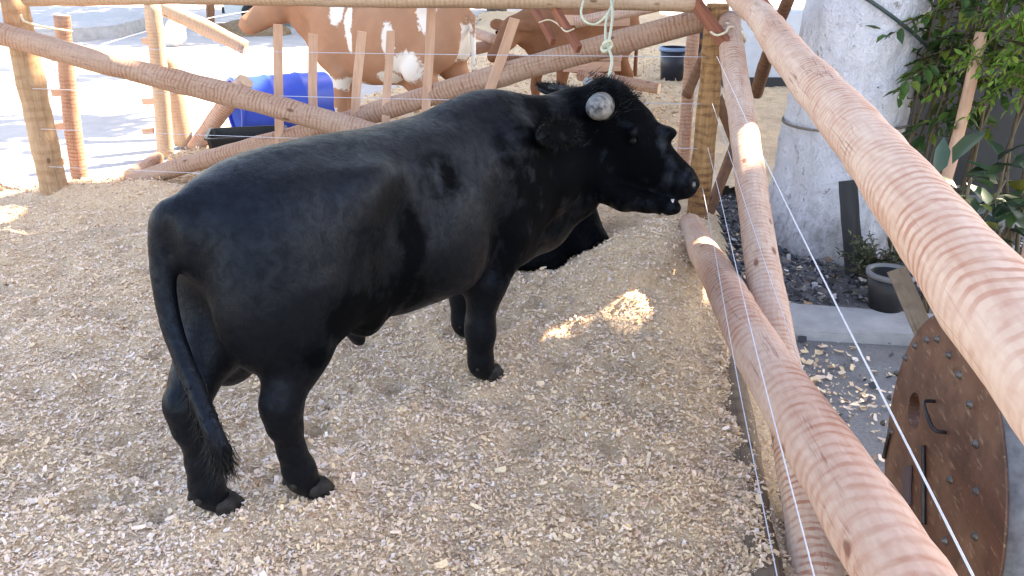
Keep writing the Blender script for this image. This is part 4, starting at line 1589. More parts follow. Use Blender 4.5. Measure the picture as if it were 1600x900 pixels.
# ------------------------------------------------------------------ standing cattle in the pens behind
def coat(name, base, dark, white, rough=0.75):
    t = NT(name)
    at = t.n("ShaderNodeAttribute", attribute_name="rnd")
    n1 = t.noise(t.coord(), 7, 5, 0.6)
    n2 = t.noise(t.coord((30, 30, 120)), 4, 3, 0.6)
    c = t.mix(t.ramp(n1, [(0.35, 0.0), (0.7, 0.6)]), base, dark)
    ad = t.n("ShaderNodeMath", operation='ADD')
    t.l(at.outputs["Fac"], ad.inputs[0])
    c = t.mix(t.ramp(t.noise(t.coord((1, 1, 0.6)), 2.6, 5, 0.65, 0.5), [(0.42, 0.0), (0.68, 0.7)]), c, dark)
    c = t.mix(t.ramp(n2, [(0.3, 0.35), (0.6, 0.0)]), c, dark)
    sc = t.n("ShaderNodeMath", operation='MULTIPLY_ADD')
    t.l(t.noise(t.coord(), 9, 8, 0.78, 0.9), sc.inputs[0])
    sc.inputs[1].default_value = 1.5
    sc.inputs[2].default_value = -0.75
    t.l(sc.outputs[0], ad.inputs[1])
    c = t.mix(t.ramp(ad.outputs[0], [(0.44, 0.0), (0.56, 1.0)]), c, white)
    t.col(c)
    t.rough(0.92)
    spec(t, 0.06)
    t.bump(n2, 0.35, 0.006)
    return t.m


def standing_cow(name, pos, az, s, mat, head_az, head_el, neck_to, label, patches, hoofmat, tail=True, head_len=0.5, deep=1.0):
    f = Field((-1.05 * s, -0.75 * s, -0.02), (1.75 * s, 0.75 * s, 1.62 * s), 0.0165 * s)
    S = np.array
    f.loft((0, 0, 0), (1, 0, 0), (0, 1, 0), (0, 0, 1), [
        tuple(s * v for v in r) for r in ((-0.80, 0, 1.25, 1.02, 0.09), (-0.71, 0, 1.32, 0.82, 0.2), (-0.5, 0, 1.345, 0.68, 0.255), (-0.2, 0, 1.32, 0.57, 0.30),
                                          (0.1, 0, 1.31, 0.55, 0.30), (0.38, 0, 1.34, 0.58, 0.25), (0.58, 0, 1.30, 0.66, 0.19), (0.70, 0, 1.16, 0.80, 0.11))], 0.04 * s)
    for sd in (-1, 1):
        f.ell((-0.56 * s, sd * 0.14 * s, 0.98 * s), (0.25 * s, 0.13 * s, 0.28 * s), 0.07 * s)
        f.ell((-0.52 * s, sd * 0.22 * s, 1.24 * s), (0.08 * s, 0.05 * s, 0.05 * s), 0.06 * s)
        f.ell((0.42 * s, sd * 0.16 * s, 0.98 * s), (0.16 * s, 0.10 * s, 0.28 * s), 0.07 * s)
        ph = 0.07 * sd * s
        f.chain([(-0.58 * s, sd * 0.16 * s, 0.9 * s), (-0.50 * s + ph, sd * 0.19 * s, 0.72 * s), (-0.72 * s + ph, sd * 0.17 * s, 0.48 * s), (-0.67 * s + ph, sd * 0.17 * s, 0.12 * s), (-0.65 * s + ph, sd * 0.17 * s, 0.05 * s)],
                [0.16 * s, 0.12 * s, 0.058 * s, 0.042 * s, 0.052 * s], 0.04 * s)
        f.chain([(0.45 * s, sd * 0.16 * s, 0.80 * s), (0.40 * s - ph, sd * 0.17 * s, 0.66 * s), (0.44 * s - ph, sd * 0.16 * s, 0.38 * s), (0.43 * s - ph, sd * 0.16 * s, 0.11 * s), (0.44 * s - ph, sd * 0.16 * s, 0.05 * s)],
                [0.12 * s, 0.085 * s, 0.056 * s, 0.042 * s, 0.052 * s], 0.04 * s)
    f.ell((-0.35 * s, 0, 0.60 * s), (0.15 * s, 0.12 * s, 0.12 * s), 0.05 * s)      # udder / flank
    N = S(neck_to) * s
    f.chain([(0.45 * s, 0, 1.12 * s), tuple((S([0.45 * s, 0, 1.12 * s]) + N) / 2 + S([0, 0, 0.02])), tuple(N)], [0.21 * s, 0.165 * s, 0.13 * s], 0.06 * s)
    f.chain([(0.55 * s, 0, 0.84 * s), tuple((S([0.55 * s, 0, 0.84 * s]) + N) / 2), tuple(N + S([0, 0, -0.07 * s]))], [0.13 * s, 0.11 * s, 0.09 * s], 0.06 * s)
    a, e = math.radians(head_az), math.radians(head_el)
    A = S([math.cos(a) * math.cos(e), math.sin(a) * math.cos(e), math.sin(e)])
    Lv = S([-math.sin(a), math.cos(a), 0])
    Nv = np.cross(A, Lv)
    q = s * head_len / 0.5
    f.loft(tuple(N), A, Lv, Nv, [tuple(q * v * (deep if m_ else 1) for m_, v in enumerate(r)) for r in ((-0.04, 0, 0.10, -0.10, 0.08), (0.06, 0, 0.13, -0.14, 0.11), (0.18, 0, 0.12, -0.145, 0.115), (0.30, 0, 0.085, -0.11, 0.085), (0.41, 0, 0.068, -0.098, 0.082), (0.48, 0, 0.066, -0.088, 0.086), (0.525, 0, 0.04, -0.055, 0.062))], 0.03 * s)
    for sd in (-1, 1):
        r0 = N + A * 0.03 * q + Lv * sd * 0.09 * q + Nv * 0.05 * q
        tp = r0 + Lv * sd * 0.235 * q - A * 0.03 * q - Nv * 0.03 * q
        ear(f, r0, A * 0.8 + Nv * 0.5, 0, tp, 0.14 * q)
    if tail:
        f.chain([(-0.76 * s, 0, 1.24 * s), (-0.86 * s, 0.01, 1.15 * s), (-0.88 * s, 0.02, 0.8 * s), (-0.87 * s, 0.03, 0.45 * s)], [0.04 * s, 0.032 * s, 0.024 * s, 0.03 * s], 0.02 * s)
    V, Q = f.mesh()
    h, l = frame(math.radians(az))
    w = np.full(len(V), -0.5)
    for (c, r, amt) in patches:
        d = np.linalg.norm((V - S(c) * s) / (S(r) * s), axis=1)
        w = np.maximum(w, np.clip(1.25 - 0.75 * d, -0.3, 1) * amt)
    W = V @ np.stack([h, l, [0, 0, 1]]) + S(pos)
    o = link(name, mesh_np(name, W, Q, True, w), mat)
    o.modifiers.new("smooth", 'SMOOTH').iterations = 5
    tag(o, label, "cow")
    tw = lambda p: np.atleast_2d(p) @ np.stack([h, l, [0, 0, 1]]) + S(pos)
    for sd in (-1, 1):
        bm = bmesh.new()
        bmesh.ops.create_uvsphere(bm, u_segments=14, v_segments=8, radius=0.024 * q)
        link("eye", bm_mesh("eye", bm, True), M['eye'], o).location = tw(N + A * 0.17 * q + Lv * sd * 0.105 * q + Nv * 0.06 * q)[0]
    rows = []
    for a_, k in ((0.475, 1.02), (0.50, 0.92), (0.525, 0.6)):
        c = tw(N + A * a_ * q)[0]
        rows.append((c, (tw(Lv * 0.062 * k * q * deep) - tw(Lv * 0))[0], (tw(Nv * 0.052 * k * q * deep) - tw(Nv * 0))[0]))
    lobe("nose", rows, hoofmat, o, 18)
    return o


M['tan_coat'] = coat("tan_white_coat", (0.42, 0.225, 0.14), (0.33, 0.165, 0.10), (0.72, 0.66, 0.60))
M['brown_coat'] = coat("brown_coat", (0.27, 0.125, 0.07), (0.17, 0.075, 0.042), (0.3, 0.16, 0.09))
M['pink_nose'] = mat_plain("pinkish_nose", (0.42, 0.24, 0.16), 0.6, 0.2, 30)
standing_cow("cow", (-1.16, 7.75, 0), 158, 1.03, M['tan_coat'], 40, -30, (0.90, 0.08, 1.27),
             "tan cow with white patches standing behind the pale slats, face left", [
                 ((0.30, 0.25, 1.24), (0.07, 0.12, 0.16), 1.0), ((0.17, 0.28, 1.14), (0.04, 0.1, 0.2), 1.0), ((0.15, 0.3, 0.95), (0.025, 0.1, 0.10), 1.0),
                 ((-0.56, 0.24, 1.22), (0.08, 0.14, 0.17), 1.0), ((-0.40, 0.25, 0.76), (0.17, 0.12, 0.13), 1.0), ((-0.22, 0.26, 0.95), (0.06, 0.1, 0.14), 1.0),
                 ((-0.18, 0.25, 0.64), (0.12, 0.14, 0.07), 1.0), ((-0.80, 0.0, 0.86), (0.12, 0.13, 0.30), 1.0), ((0.30, 0.1, 0.58), (0.2, 0.2, 0.07), 1.0),
                 ((0.42, 0.16, 0.2), (0.1, 0.1, 0.2), 0.9)], M['pink_nose'], True, 0.45, 1.28)
standing_cow("calf", (0.72, 9.3, 0), 212, 0.90, M['brown_coat'], 22, -36, (0.93, 0.02, 1.10),
             "reddish brown calf facing left behind the climbing brace and tilted slat", [], M['nose'])

# ------------------------------------------------------------------ rope
M_rope = M['rope']
ro = bpy.data.objects.new("tether_rope", None)
COL.objects.link(ro)
ro.location = at_d(952, 116, 3.80)
tag(ro, "pale green rope knotted above the bull's head and looped on the rail", "rope")


def rope(name, pts, r=0.0075):
    o = strand(name, [np.array(p) - np.array(ro.location) for p in pts], r, M_rope, n=70, nseg=8, parent=ro)
    return o


rope("lead", [at_d(951, 124, 3.80), at_d(953, 112, 3.86), at_d(956, 96, 4.05), at_d(954, 84, 4.2), at_d(949, 72, 4.3)])
rope("strand", [at_d(948, 74, 4.3), at_d(946, 55, 4.5), at_d(948, 30, 4.75), at_d(957, 8, 5.0), at_d(960, -14, 5.2)])
rope("strand", [at_d(950, 72, 4.3), at_d(954, 50, 4.5), at_d(957, 24, 4.75), at_d(955, 2, 5.0), at_d(950, -14, 5.2)])
rope("loop", [at_d(962, -12, 5.2), at_d(956, 8, 5.0), at_d(946, 26, 4.95), at_d(930, 38, 4.95), at_d(915, 34, 4.95), at_d(908, 20, 5.0), at_d(912, 0, 5.1), at_d(918, -14, 5.2)])
rope("knot", [at_d(943, 76, 4.28), at_d(944, 68, 4.24), at_d(951, 64, 4.25), at_d(955, 70, 4.28), at_d(950, 78, 4.26), at_d(943, 80, 4.26), at_d(941, 74, 4.3), at_d(948, 69, 4.33), at_d(953, 76, 4.3)], 0.0095)

# ------------------------------------------------------------------ blue drum, black tub, bins
M['blue'] = mat_plain("blue_plastic", (0.03, 0.09, 0.55), 0.4, 0.15, 4, 0, 0.05)
M['blue_light'] = mat_plain("lighter_blue_plastic", (0.10, 0.20, 0.62), 0.45, 0.15, 4, 0, 0.05)  # lighter blue for the inside of the drum
M['black_plastic'] = mat_plain("black_plastic", (0.012, 0.012, 0.014), 0.4, 0.2, 6, 0, 0.05)
M['navy'] = mat_plain("navy_plastic", (0.015, 0.017, 0.03), 0.4, 0.2, 6, 0, 0.05)


def lathe(name, prof, mat, parent=None, n=40, mtx=None):
    V, Fc = [], []
    for r, z in prof:
        for k in range(n):
            t = 2 * math.pi * k / n
            V.append((r * math.cos(t), r * math.sin(t), z))
    m = len(prof)
    for i in range(m - 1):
        for k in range(n):
            k2 = (k + 1) % n
            Fc.append([i * n + k, i * n + k2, (i + 1) * n + k2, (i + 1) * n + k])
    o = link(name, mesh_np(name, np.array(V), Fc), mat, parent)
    if mtx is not None:
        o.matrix_basis = mtx
    return o


dr = bpy.data.objects.new("blue_drum", None)
COL.objects.link(dr)
dp = at_z(448, 204, -0.02)
dr.location = dp
tag(dr, "open-ended blue plastic drum lying on its side near the tan cow", "drum")
ax = Vector((0.84, 0.54, 0.0)).normalized()
mt = Matrix.Translation(Vector((0, 0, 0.285)) - ax * 0.5) @ ax.to_track_quat('Z', 'Y').to_matrix().to_4x4()
lathe("body", [(0.268, 0.0), (0.278, 0.01), (0.285, 0.04), (0.287, 0.30), (0.297, 0.315), (0.297, 0.345), (0.287, 0.36), (0.287, 0.62), (0.297, 0.635), (0.297, 0.665), (0.287, 0.68), (0.285, 0.95), (0.26, 0.985), (0.0, 0.985)], M['blue'], dr, 44, mt)
lathe("lining", [(0.0, 0.90), (0.20, 0.90), (0.262, 0.86), (0.268, 0.0)], M['blue_light'], dr, 44, mt)
lathe("rim", [(0.262, -0.014), (0.292, -0.014), (0.298, 0.0), (0.292, 0.02), (0.262, 0.02), (0.262, -0.014)], M['blue'], dr, 44, mt)

tb = bpy.data.objects.new("black_tub", None)
COL.objects.link(tb)
tb.location = at_z(392, 258, 0.0)
tb.rotation_euler[2] = math.radians(14)
tag(tb, "black plastic feed tub behind the climbing brace, before the blue drum", "tub")


def tub(name, w, d, h, fl_, mat, parent, tw=0.012):
    bm = bmesh.new()

    def ring(sx, sy, z):
        return [bm.verts.new((sx * w / 2 * a * (1 if True else 0), sy * d / 2 * b, z)) for a, b in
                ((-1, -.86), (-.9, -1), (.9, -1), (1, -.86), (1, .86), (.9, 1), (-.9, 1), (-1, .86))]
    rs = [ring(fl_, fl_, 0), ring(1, 1, h - .02), ring(1.06, 1.06, h - .018), ring(1.06, 1.06, h), ring(.98, .98, h), ring(fl_ * .96, fl_ * .96, .02)]
    for a, b in zip(rs[:-1], rs[1:]):
        for k in range(8):
            bm.faces.new((a[k], a[(k + 1) % 8], b[(k + 1) % 8], b[k]))
    bm.faces.new(rs[0][::-1])
    bm.faces.new(rs[-1])
    return link(name, bm_mesh(name, bm), mat, parent)


tub("basin", 0.62, 0.44, 0.29, 0.86, M['black_plastic'], tb)
bk = bpy.data.objects.new("dark_bucket", None)
COL.objects.link(bk)
bk.location = at_z(1050, 126, -0.02)
tag(bk, "tall navy bucket with a light blue rim behind the slim pinkish post", "bucket")
lathe("body", [(0.0, 0.0), (0.165, 0.0), (0.20, 0.46), (0.19, 0.46), (0.15, 0.03), (0.0, 0.03)], M['navy'], bk)
lathe("rim", [(0.20, 0.42), (0.215, 0.42), (0.215, 0.47), (0.186, 0.47)], mat_plain("pale_blue_rim", (0.16, 0.24, 0.38), 0.5, 0.1), bk)
bk2 = bpy.data.objects.new("dark_crate", None)
COL.objects.link(bk2)
bk2.location = at_z(1094, 106, -0.02)
tag(bk2, "dark crate in the straw between the pinkish and mottled posts", "crate")
tub("shell", 0.36, 0.4, 0.62, 0.92, M['navy'], bk2)
board("slat", at_z(1094, 106, -0.02) * 0 + np.array([-0.19, -0.215, 0.42]), np.array([0.19, -0.215, 0.42]), 0.09, 0.012, M['pole_brown'], parent=bk2)
M['paleblue'] = mat_plain("whitewashed_block", (0.56, 0.60, 0.68), 0.8, 0.1, 5)
bw = bmesh.new()
q0 = at_z(1135, 146, -0.1)
bmesh.ops.create_cube(bw, size=1.0, matrix=Matrix.Translation((q0[0] + 0.85, q0[1] + 0.3, 0.42)) @ Matrix.Diagonal((1.7, 0.5, 1.1, 1)))
bmesh.ops.bevel(bw, geom=list(bw.edges), offset=0.03, segments=2, affect='EDGES')
lw = link("low_wall", bm_mesh("low_wall", bw), M['paleblue'])
tag(lw, "low bluish white wall seen left of the whitewashed tree", "wall")
bw = bmesh.new()
bmesh.ops.create_cube(bw, size=1.0, matrix=Matrix.Translation((q0[0] + 0.85, q0[1] + 0.3, 0.0)) @ Matrix.Diagonal((1.72, 0.54, 0.22, 1)))
link("plinth", bm_mesh("plinth", bw), M['litter'], lw)

# ------------------------------------------------------------------ wooden cable reel end standing outside the fence
t = NT("worn_brown_ply")
v = t.coord((1, 1, 1))
n1 = t.noise(t.coord((30, 3.0, 30)), 1.0, 6, 0.65, 0.8)
n2 = t.noise(v, 4.5, 5, 0.6)
n3 = t.noise(t.coord((30, 7, 30)), 2.2, 4, 0.7)
c = t.mix(t.ramp(n1, [(0.3, 0.0), (0.7, 1.0)]), (0.115, 0.043, 0.024), (0.06, 0.024, 0.015))
c = t.mix(t.ramp(n2, [(0.42, 0.0), (0.7, 0.85)]), c, (0.19, 0.10, 0.062))
c = t.mix(t.ramp(t.noise(v, 11, 5, 0.7), [(0.52, 0.0), (0.66, 0.7)]), c, (0.045, 0.022, 0.015))
c = t.mix(t.ramp(n3, [(0.58, 0.0), (0.66, 0.7)]), c, (0.30, 0.20, 0.13))
t.col(c)
t.rough(0.5)
t.bump(n1, 0.2, 0.003)
M['ply'] = t.m
M['zinc'] = mat_plain("galvanised_band", (0.10, 0.10, 0.108), 0.85, 0.4, 26, 0.0, 0.3, 0.2)
M['iron'] = mat_plain("dark_iron", (0.05, 0.048, 0.05), 0.45, 0.3, 30, 0.7, 0.2)
M['bolt'] = mat_plain("bolt_steel", (0.10, 0.095, 0.09), 0.45, 0.4, 30, 0.7, 0.2)
reel = bpy.data.objects.new("cable_reel", None)
COL.objects.link(reel)
rc = at_d(1458, 755, 2.22)
RR = 0.455
# local frame: X along reel axis (away from the pen), Y towards the back, Z up
raz = math.radians(-10)
reel.matrix_basis = Matrix.Translation(Vector(rc) - Vector((0, 0, RR))) @ Matrix.Rotation(raz, 4, 'Z')
tag(reel, "big brown wooden cable reel with bolts and a metal edge outside the right fence", "reel")


def disc(name, x0, x1, R, mat, parent, holes=(), n=96):
    """flange in the local YZ plane between x0 and x1, with round holes (y, z, r)"""
    bm = bmesh.new()
    loops = []

    def circ(cy, cz, r, m):
        vs = [bm.verts.new((x0, cy + r * math.cos(2 * math.pi * k / m), cz + r * math.sin(2 * math.pi * k / m))) for k in range(m)]
        return [bm.edges.new((vs[k], vs[(k + 1) % m])) for k in range(m)]
    E_ = circ(0, RR, R, n)
    for cy, cz, r in holes:
        E_ += circ(cy, cz, r, 28)
    g = bmesh.ops.triangle_fill(bm, use_beauty=True, use_dissolve=False, edges=E_)
    fs = [f for f in g["geom"] if isinstance(f, bmesh.types.BMFace)]
    ex = bmesh.ops.extrude_face_region(bm, geom=fs)
    vs = [v for v in ex["geom"] if isinstance(v, bmesh.types.BMVert)]
    bmesh.ops.translate(bm, verts=vs, vec=(x1 - x0, 0, 0))
    return link(name, bm_mesh(name, bm), mat, parent)


def reel_yz(px, py):
    """point of the near flange's face under a photo position, in the reel's own y, z"""
    n_ = np.array([math.cos(raz), math.sin(raz), 0])
    p = at_plane(px, py, rc, n_) - rc
    return p @ np.array([-math.sin(raz), math.cos(raz), 0]), p[2] + RR


hy, hz = reel_yz(1428, 643)
disc("flange", 0.0, 0.045, RR - 0.004, M['ply'], reel, [(hy, hz, 0.055)])
lathe("edge_band", [(RR - 0.004, 0.006), (RR + 0.004, 0.006), (RR + 0.004, 0.062), (RR - 0.004, 0.062), (RR - 0.004, 0.006)], M['zinc'], reel, 96,
      Matrix.Translation((0, 0, RR)) @ Matrix.Rotation(math.radians(90), 4, 'Y'))
lathe("drum", [(0.24, 0.045), (0.24, 0.50)], M['ply'], reel, 48, Matrix.Translation((0, 0, RR)) @ Matrix.Rotation(math.radians(90), 4, 'Y'))
disc("flange", 0.50, 0.545, RR - 0.004, M['ply'], reel)


def bolt(px, py, r=0.0075):
    y, z = reel_yz(px, py)
    rows = [(r * 1.5, 0.001), (r * 1.5, -0.004), (r, -0.0045), (r * 0.95, -0.009), (r * 0.5, -0.011), (0.0, -0.0115)]
    lathe("bolt", rows, M['bolt'], reel, 8, Matrix.Translation((0, y, z)) @ Matrix.Rotation(math.radians(90), 4, 'Y'))


for p in ((1450, 531), (1466, 530), (1431, 540), (1416, 559), (1402, 583), (1391, 621), (1381, 661), (1393, 674), (1484, 555), (1500, 586), (1517, 632), (1526, 694), (1527, 768), (1525, 838), (1486, 750), (1478, 845)):
    bolt(*p)


def handle(name, pts, r=0.009):
    P = []
    for (px, py), dx in pts:
        y, z = reel_yz(px, py)
        P.append((dx, y, z))
    V, Fc = tube_geo(catmull(P, 24), r, 8)
    link(name, mesh_np(name, np.array(V), Fc), M['iron'], reel)


handle("handle", [((1461, 627), 0.0), ((1463, 629), -0.03), ((1472, 645), -0.04), ((1478, 672), -0.03), ((1478, 676), 0.0)], 0.005)
handle("tie_rod", [((1446, 696), -0.006), ((1447, 760), -0.006), ((1447, 820), -0.006)], 0.006)
handle("tie_rod", [((1392, 680), -0.006), ((1386, 705), -0.006), ((1384, 716), -0.006)], 0.006)
board("plate", (-0.006, *reel_yz(1420, 728)), (-0.006, *reel_yz(1420, 790)), 0.07, 0.006, mat_plain("faded_purple_board", (0.075, 0.05, 0.055), 0.6, 0.2, 10), parent=reel, face=(-1, 0, 0))

# leaning brown board between pot and big rail
board("leaning_board", at_z(1472, 592, -0.12), at_y(1402, 420, 3.62), 0.085, 0.03, M['log_dark'], "dark brown board leaning under the big right rail by the pot", "board", None, (-0.3, -1, 0.2))

# ------------------------------------------------------------------ plants at the right
M['shrub'] = mat_leaf("shrub_leaves", [(0, (0.022, 0.055, 0.014)), (0.5, (0.045, 0.10, 0.022)), (0.85, (0.07, 0.14, 0.03)), (1, (0.20, 0.22, 0.03))], 0.42, 0.15)
M['bright'] = mat_leaf("bright_leaves", [(0, (0.08, 0.17, 0.02)), (0.6, (0.15, 0.28, 0.035)), (1, (0.26, 0.33, 0.05))], 0.45, 0.45)
M['croton'] = mat_leaf("croton_leaves", [(0, (0.012, 0.028, 0.016)), (0.6, (0.022, 0.05, 0.026)), (0.93, (0.04, 0.09, 0.03)), (1, (0.24, 0.22, 0.03))], 0.35, 0.05)
M['darkleaf'] = mat_leaf("dark_purple_leaves", [(0, (0.018, 0.012, 0.012)), (1, (0.05, 0.03, 0.025))], 0.4, 0.05)
M['dryleaf'] = mat_leaf("dusty_small_leaves", [(0, (0.045, 0.06, 0.03)), (1, (0.12, 0.13, 0.08))], 0.7, 0.1)
M['cane'] = mat_plain("brown_green_cane", (0.085, 0.06, 0.032), 0.6, 0.4, 14)
M['pot'] = mat_plain("black_pot", (0.02, 0.02, 0.022), 0.5, 0.3, 8)


def empty(name, loc, label, cat, group=None):
    o = bpy.data.objects.new(name, None)
    COL.objects.link(o)
    o.location = loc
    tag(o, label, cat, group)
    return o


def part(name, V, F, mat, root, attr=None, smooth=False):
    V = np.asarray(V, float) - np.array(root.location)
    return link(name, mesh_np(name, V, F, smooth, attr), mat, root)


rp = np.random.default_rng(21)
sh = empty("leafy_shrub", (2.58, 5.08, -0.11), "tall leafy shrub with thin brown canes in front of the whitewashed tree", "shrub")
canes = []
for i in range(17):
    bx, by = 2.58 + rp.uniform(-0.20, 0.22), 5.08 + rp.uniform(-0.15, 0.2)
    ln = rp.uniform(-0.05, 0.30)
    P = catmull([(bx, by, -0.12), (bx + 0.12 * ln, by + rp.uniform(-.05, .05), 0.6), (bx + 0.5 * ln, by + rp.uniform(-.12, .12), 1.3), (bx + ln + rp.uniform(-.15, .15), by + rp.uniform(-.25, .25), 2.15)], 18)
    canes.append(P)
    V, Fc = tube_geo(P, np.linspace(rp.uniform(.009, .016), .004, 18), 7)
    part("cane", V, Fc, M['cane'], sh, smooth=True)
LP, LD, TV, TF = [], [], [], []


def twig(start, direc, L, nl, V_, F_):
    d = np.array(direc, float)
    d /= np.linalg.norm(d)
    P = [start + d * L * t + np.array([0, 0, -0.30 * L * t * t]) for t in np.linspace(0, 1, 7)]
    v, f = tube_geo(P, np.linspace(0.004, 0.0015, 7), 5)
    b = len(V_)
    V_ += [tuple(q) for q in v]
    F_ += [[b + k for k in ff] for ff in f]
    for j in range(nl):
        t = 0.25 + 0.75 * (j + 1) / nl
        p = start + d * L * t + np.array([0, 0, -0.30 * L * t * t])
        side = np.cross(d, [0, 0, 1.0]) * (1 if j % 2 else -1)
        LP.append(p)
        LD.append(d * 0.6 + side * 0.8 if j < nl - 1 else d)


for i in range(95):
    c = canes[rp.integers(len(canes))]
    s0 = c[rp.integers(9, 18)] if i % 4 else c[rp.integers(5, 12)]
    az = rp.uniform(math.pi * 0.55, math.pi * 1.75) if i % 3 else rp.uniform(0, 2 * math.pi)
    twig(s0, (math.cos(az), math.sin(az) * 0.8, rp.uniform(-0.25, 0.5)), rp.uniform(0.22, 0.5), rp.integers(6, 10), TV, TF)
part("twigs", TV, TF, M['cane'], sh)
V, T, A_ = leaf_cards(np.array(LP), 0.115, 31, 0.35, 0.42, np.array(LD))
part("foliage", V, T, M['shrub'], sh, A_)

fe = empty("bright_bush", (3.05, 4.75, -0.11), "bright green fine-leaved bush at the upper right corner", "bush")
LP, LD, TV, TF = [], [], [], []
for i in range(5):
    P = catmull([(3.05 + rp.uniform(-.1, .1), 4.8, -0.12), (3.05 + rp.uniform(-.2, .2), 4.75, 0.7), (3.0 + rp.uniform(-.35, .35), 4.7 + rp.uniform(-.2, .2), 1.75)], 12)
    V, Fc = tube_geo(P, np.linspace(.014, .006, 12), 6)
    part("stem", V, Fc, M['cane'], fe, smooth=True)
for i in range(330):
    s0 = np.array([rp.uniform(2.5, 3.4), rp.uniform(4.2, 4.9), rp.uniform(1.02, 1.9)])
    if s0[2] < 1.02 + 0.30 * abs(s0[0] - 2.75):
        continue
    az = rp.uniform(0, 2 * math.pi)
    twig(s0, (math.cos(az), math.sin(az), rp.uniform(-0.7, 0.1)), rp.uniform(0.15, 0.3), 12, TV, TF)
part("twigs", TV, TF, M['cane'], fe)
V, T, A_ = leaf_cards(np.array(LP), 0.055, 32, 0.4, 0.4, np.array(LD))
part("foliage", V, T, M['bright'], fe, A_)


def rosette(root, centre, n, L, mat, seed, up=0.25, asp=0.4, spread=0.05):
    r = np.random.default_rng(seed)
    P = np.array(centre) + r.normal(0, spread, (n, 3)) * np.array([1, 1, 1.2])
    az = r.uniform(0, 2 * np.pi, n)
    D = np.stack([np.cos(az), np.sin(az), r.uniform(-0.3, 0.8, n) + up], 1)
    V, T, A_ = leaf_cards(P, L, seed, 0.15, asp, D, 0.07)
    return part("foliage", V, T, mat, root, A_)


G_CR = "dark-leaved plants by the grey wall"
for k, (cx, cy, cz, n, L, mt_, lab) in enumerate((
        (2.02, 3.50, 0.70, 34, 0.20, M['croton'], "dark glossy croton with yellow flecks right of the peeled stake"),
        (2.42, 3.85, 0.62, 40, 0.19, M['croton'], "croton behind the glossy one, cut by the right edge"),
        (2.2, 4.1, 0.42, 26, 0.17, M['croton'], "low dark croton showing under the big right rail"),
        (2.75, 4.15, 1.12, 16, 0.19, M['darkleaf'], "purple-brown leaved plant in front of the grey wall"))):
    e = empty("dark_plant", (cx, cy, -0.11), lab, "plant", G_CR)
    for j in range(3):
        P = catmull([(cx + rp.uniform(-.05, .05), cy, -0.12), (cx + rp.uniform(-.06, .06), cy, cz * 0.5), (cx + rp.uniform(-.08, .08), cy + rp.uniform(-.06, .06), cz + 0.1)], 10)
        V, Fc = tube_geo(P, np.linspace(.012, .005, 10), 6)
        part("stem", V, Fc, M['cane'], e, smooth=True)
    rosette(e, (cx, cy, cz), n, L, mt_, 40 + k, 0.2, 0.42, 0.09)

pp = at_z(1398, 494, -0.06)
pt = empty("plant_pot", (pp[0] + .0, pp[1] + 0.12, -0.06), "black plant pot with a pale rim on the concrete kerb", "pot")
lathe("body", [(0.0, 0.0), (0.085, 0.0), (0.115, 0.19), (0.105, 0.19), (0.10, 0.16), (0.0, 0.16)], M['pot'], pt)
lathe("rim", [(0.114, 0.178), (0.124, 0.18), (0.126, 0.205), (0.106, 0.205), (0.106, 0.18)], mat_plain("pale_pot_rim", (0.19, 0.19, 0.20), 0.6, 0.15), pt)
lb = at_z(1366, 448, -0.1)
lo = empty("dusty_plant", (lb[0], lb[1], -0.11), "dusty small-leaved plant beside the black pot", "plant")
LP, LD, TV, TF = [], [], [], []
for i in range(70):
    az = rp.uniform(0, 2 * math.pi)
    twig(np.array([lb[0], lb[1], -0.08 + rp.uniform(0, 0.14)]), (math.cos(az), math.sin(az), rp.uniform(0.3, 1.6)), rp.uniform(0.14, 0.34), 12, TV, TF)
part("twigs", TV, TF, M['cane'], lo)
V, T, A_ = leaf_cards(np.array(LP), 0.034, 35, 0.1, 0.5, np.array(LD))
part("foliage", V, T, M['dryleaf'], lo, A_)
gb = at_z(1334, 432, -0.11)
M['oldboard'] = mat_wood("old_grey_board", (0.045, 0.045, 0.047), (0.025, 0.025, 0.026))
board("old_board", gb, at_y(1326, 282, gb[1] + 0.12), 0.105, 0.03, M['oldboard'], "old grey board standing against the whitewashed tree", "board", None, (-0.4, -1, 0.1))
wl = empty("yellowing_weed", tuple(at_z(1318, 412, -0.11)), "single weed with one broad yellow-tipped leaf at the tree's foot", "weed")
wp = np.array(wl.location)
V, Fc = tube_geo(catmull([wp, wp + [0.01, 0, 0.08], wp + [0.0, -0.02, 0.17]], 8), 0.004, 6)
part("stem", V, Fc, M['cane'], wl, smooth=True)
V, T, A_ = leaf_cards(np.array([wp + [0, -0.02, 0.17], wp + [0, -0.01, 0.15], wp + [0, 0, 0.10]]), 0.14, 3, 0.0, 0.5, np.array([[-0.3, -0.5, 0.5], [0.8, -0.4, 0.0], [0.5, -0.6, -0.1]]))
part("leaf", V, T, M['bright'], wl, A_)

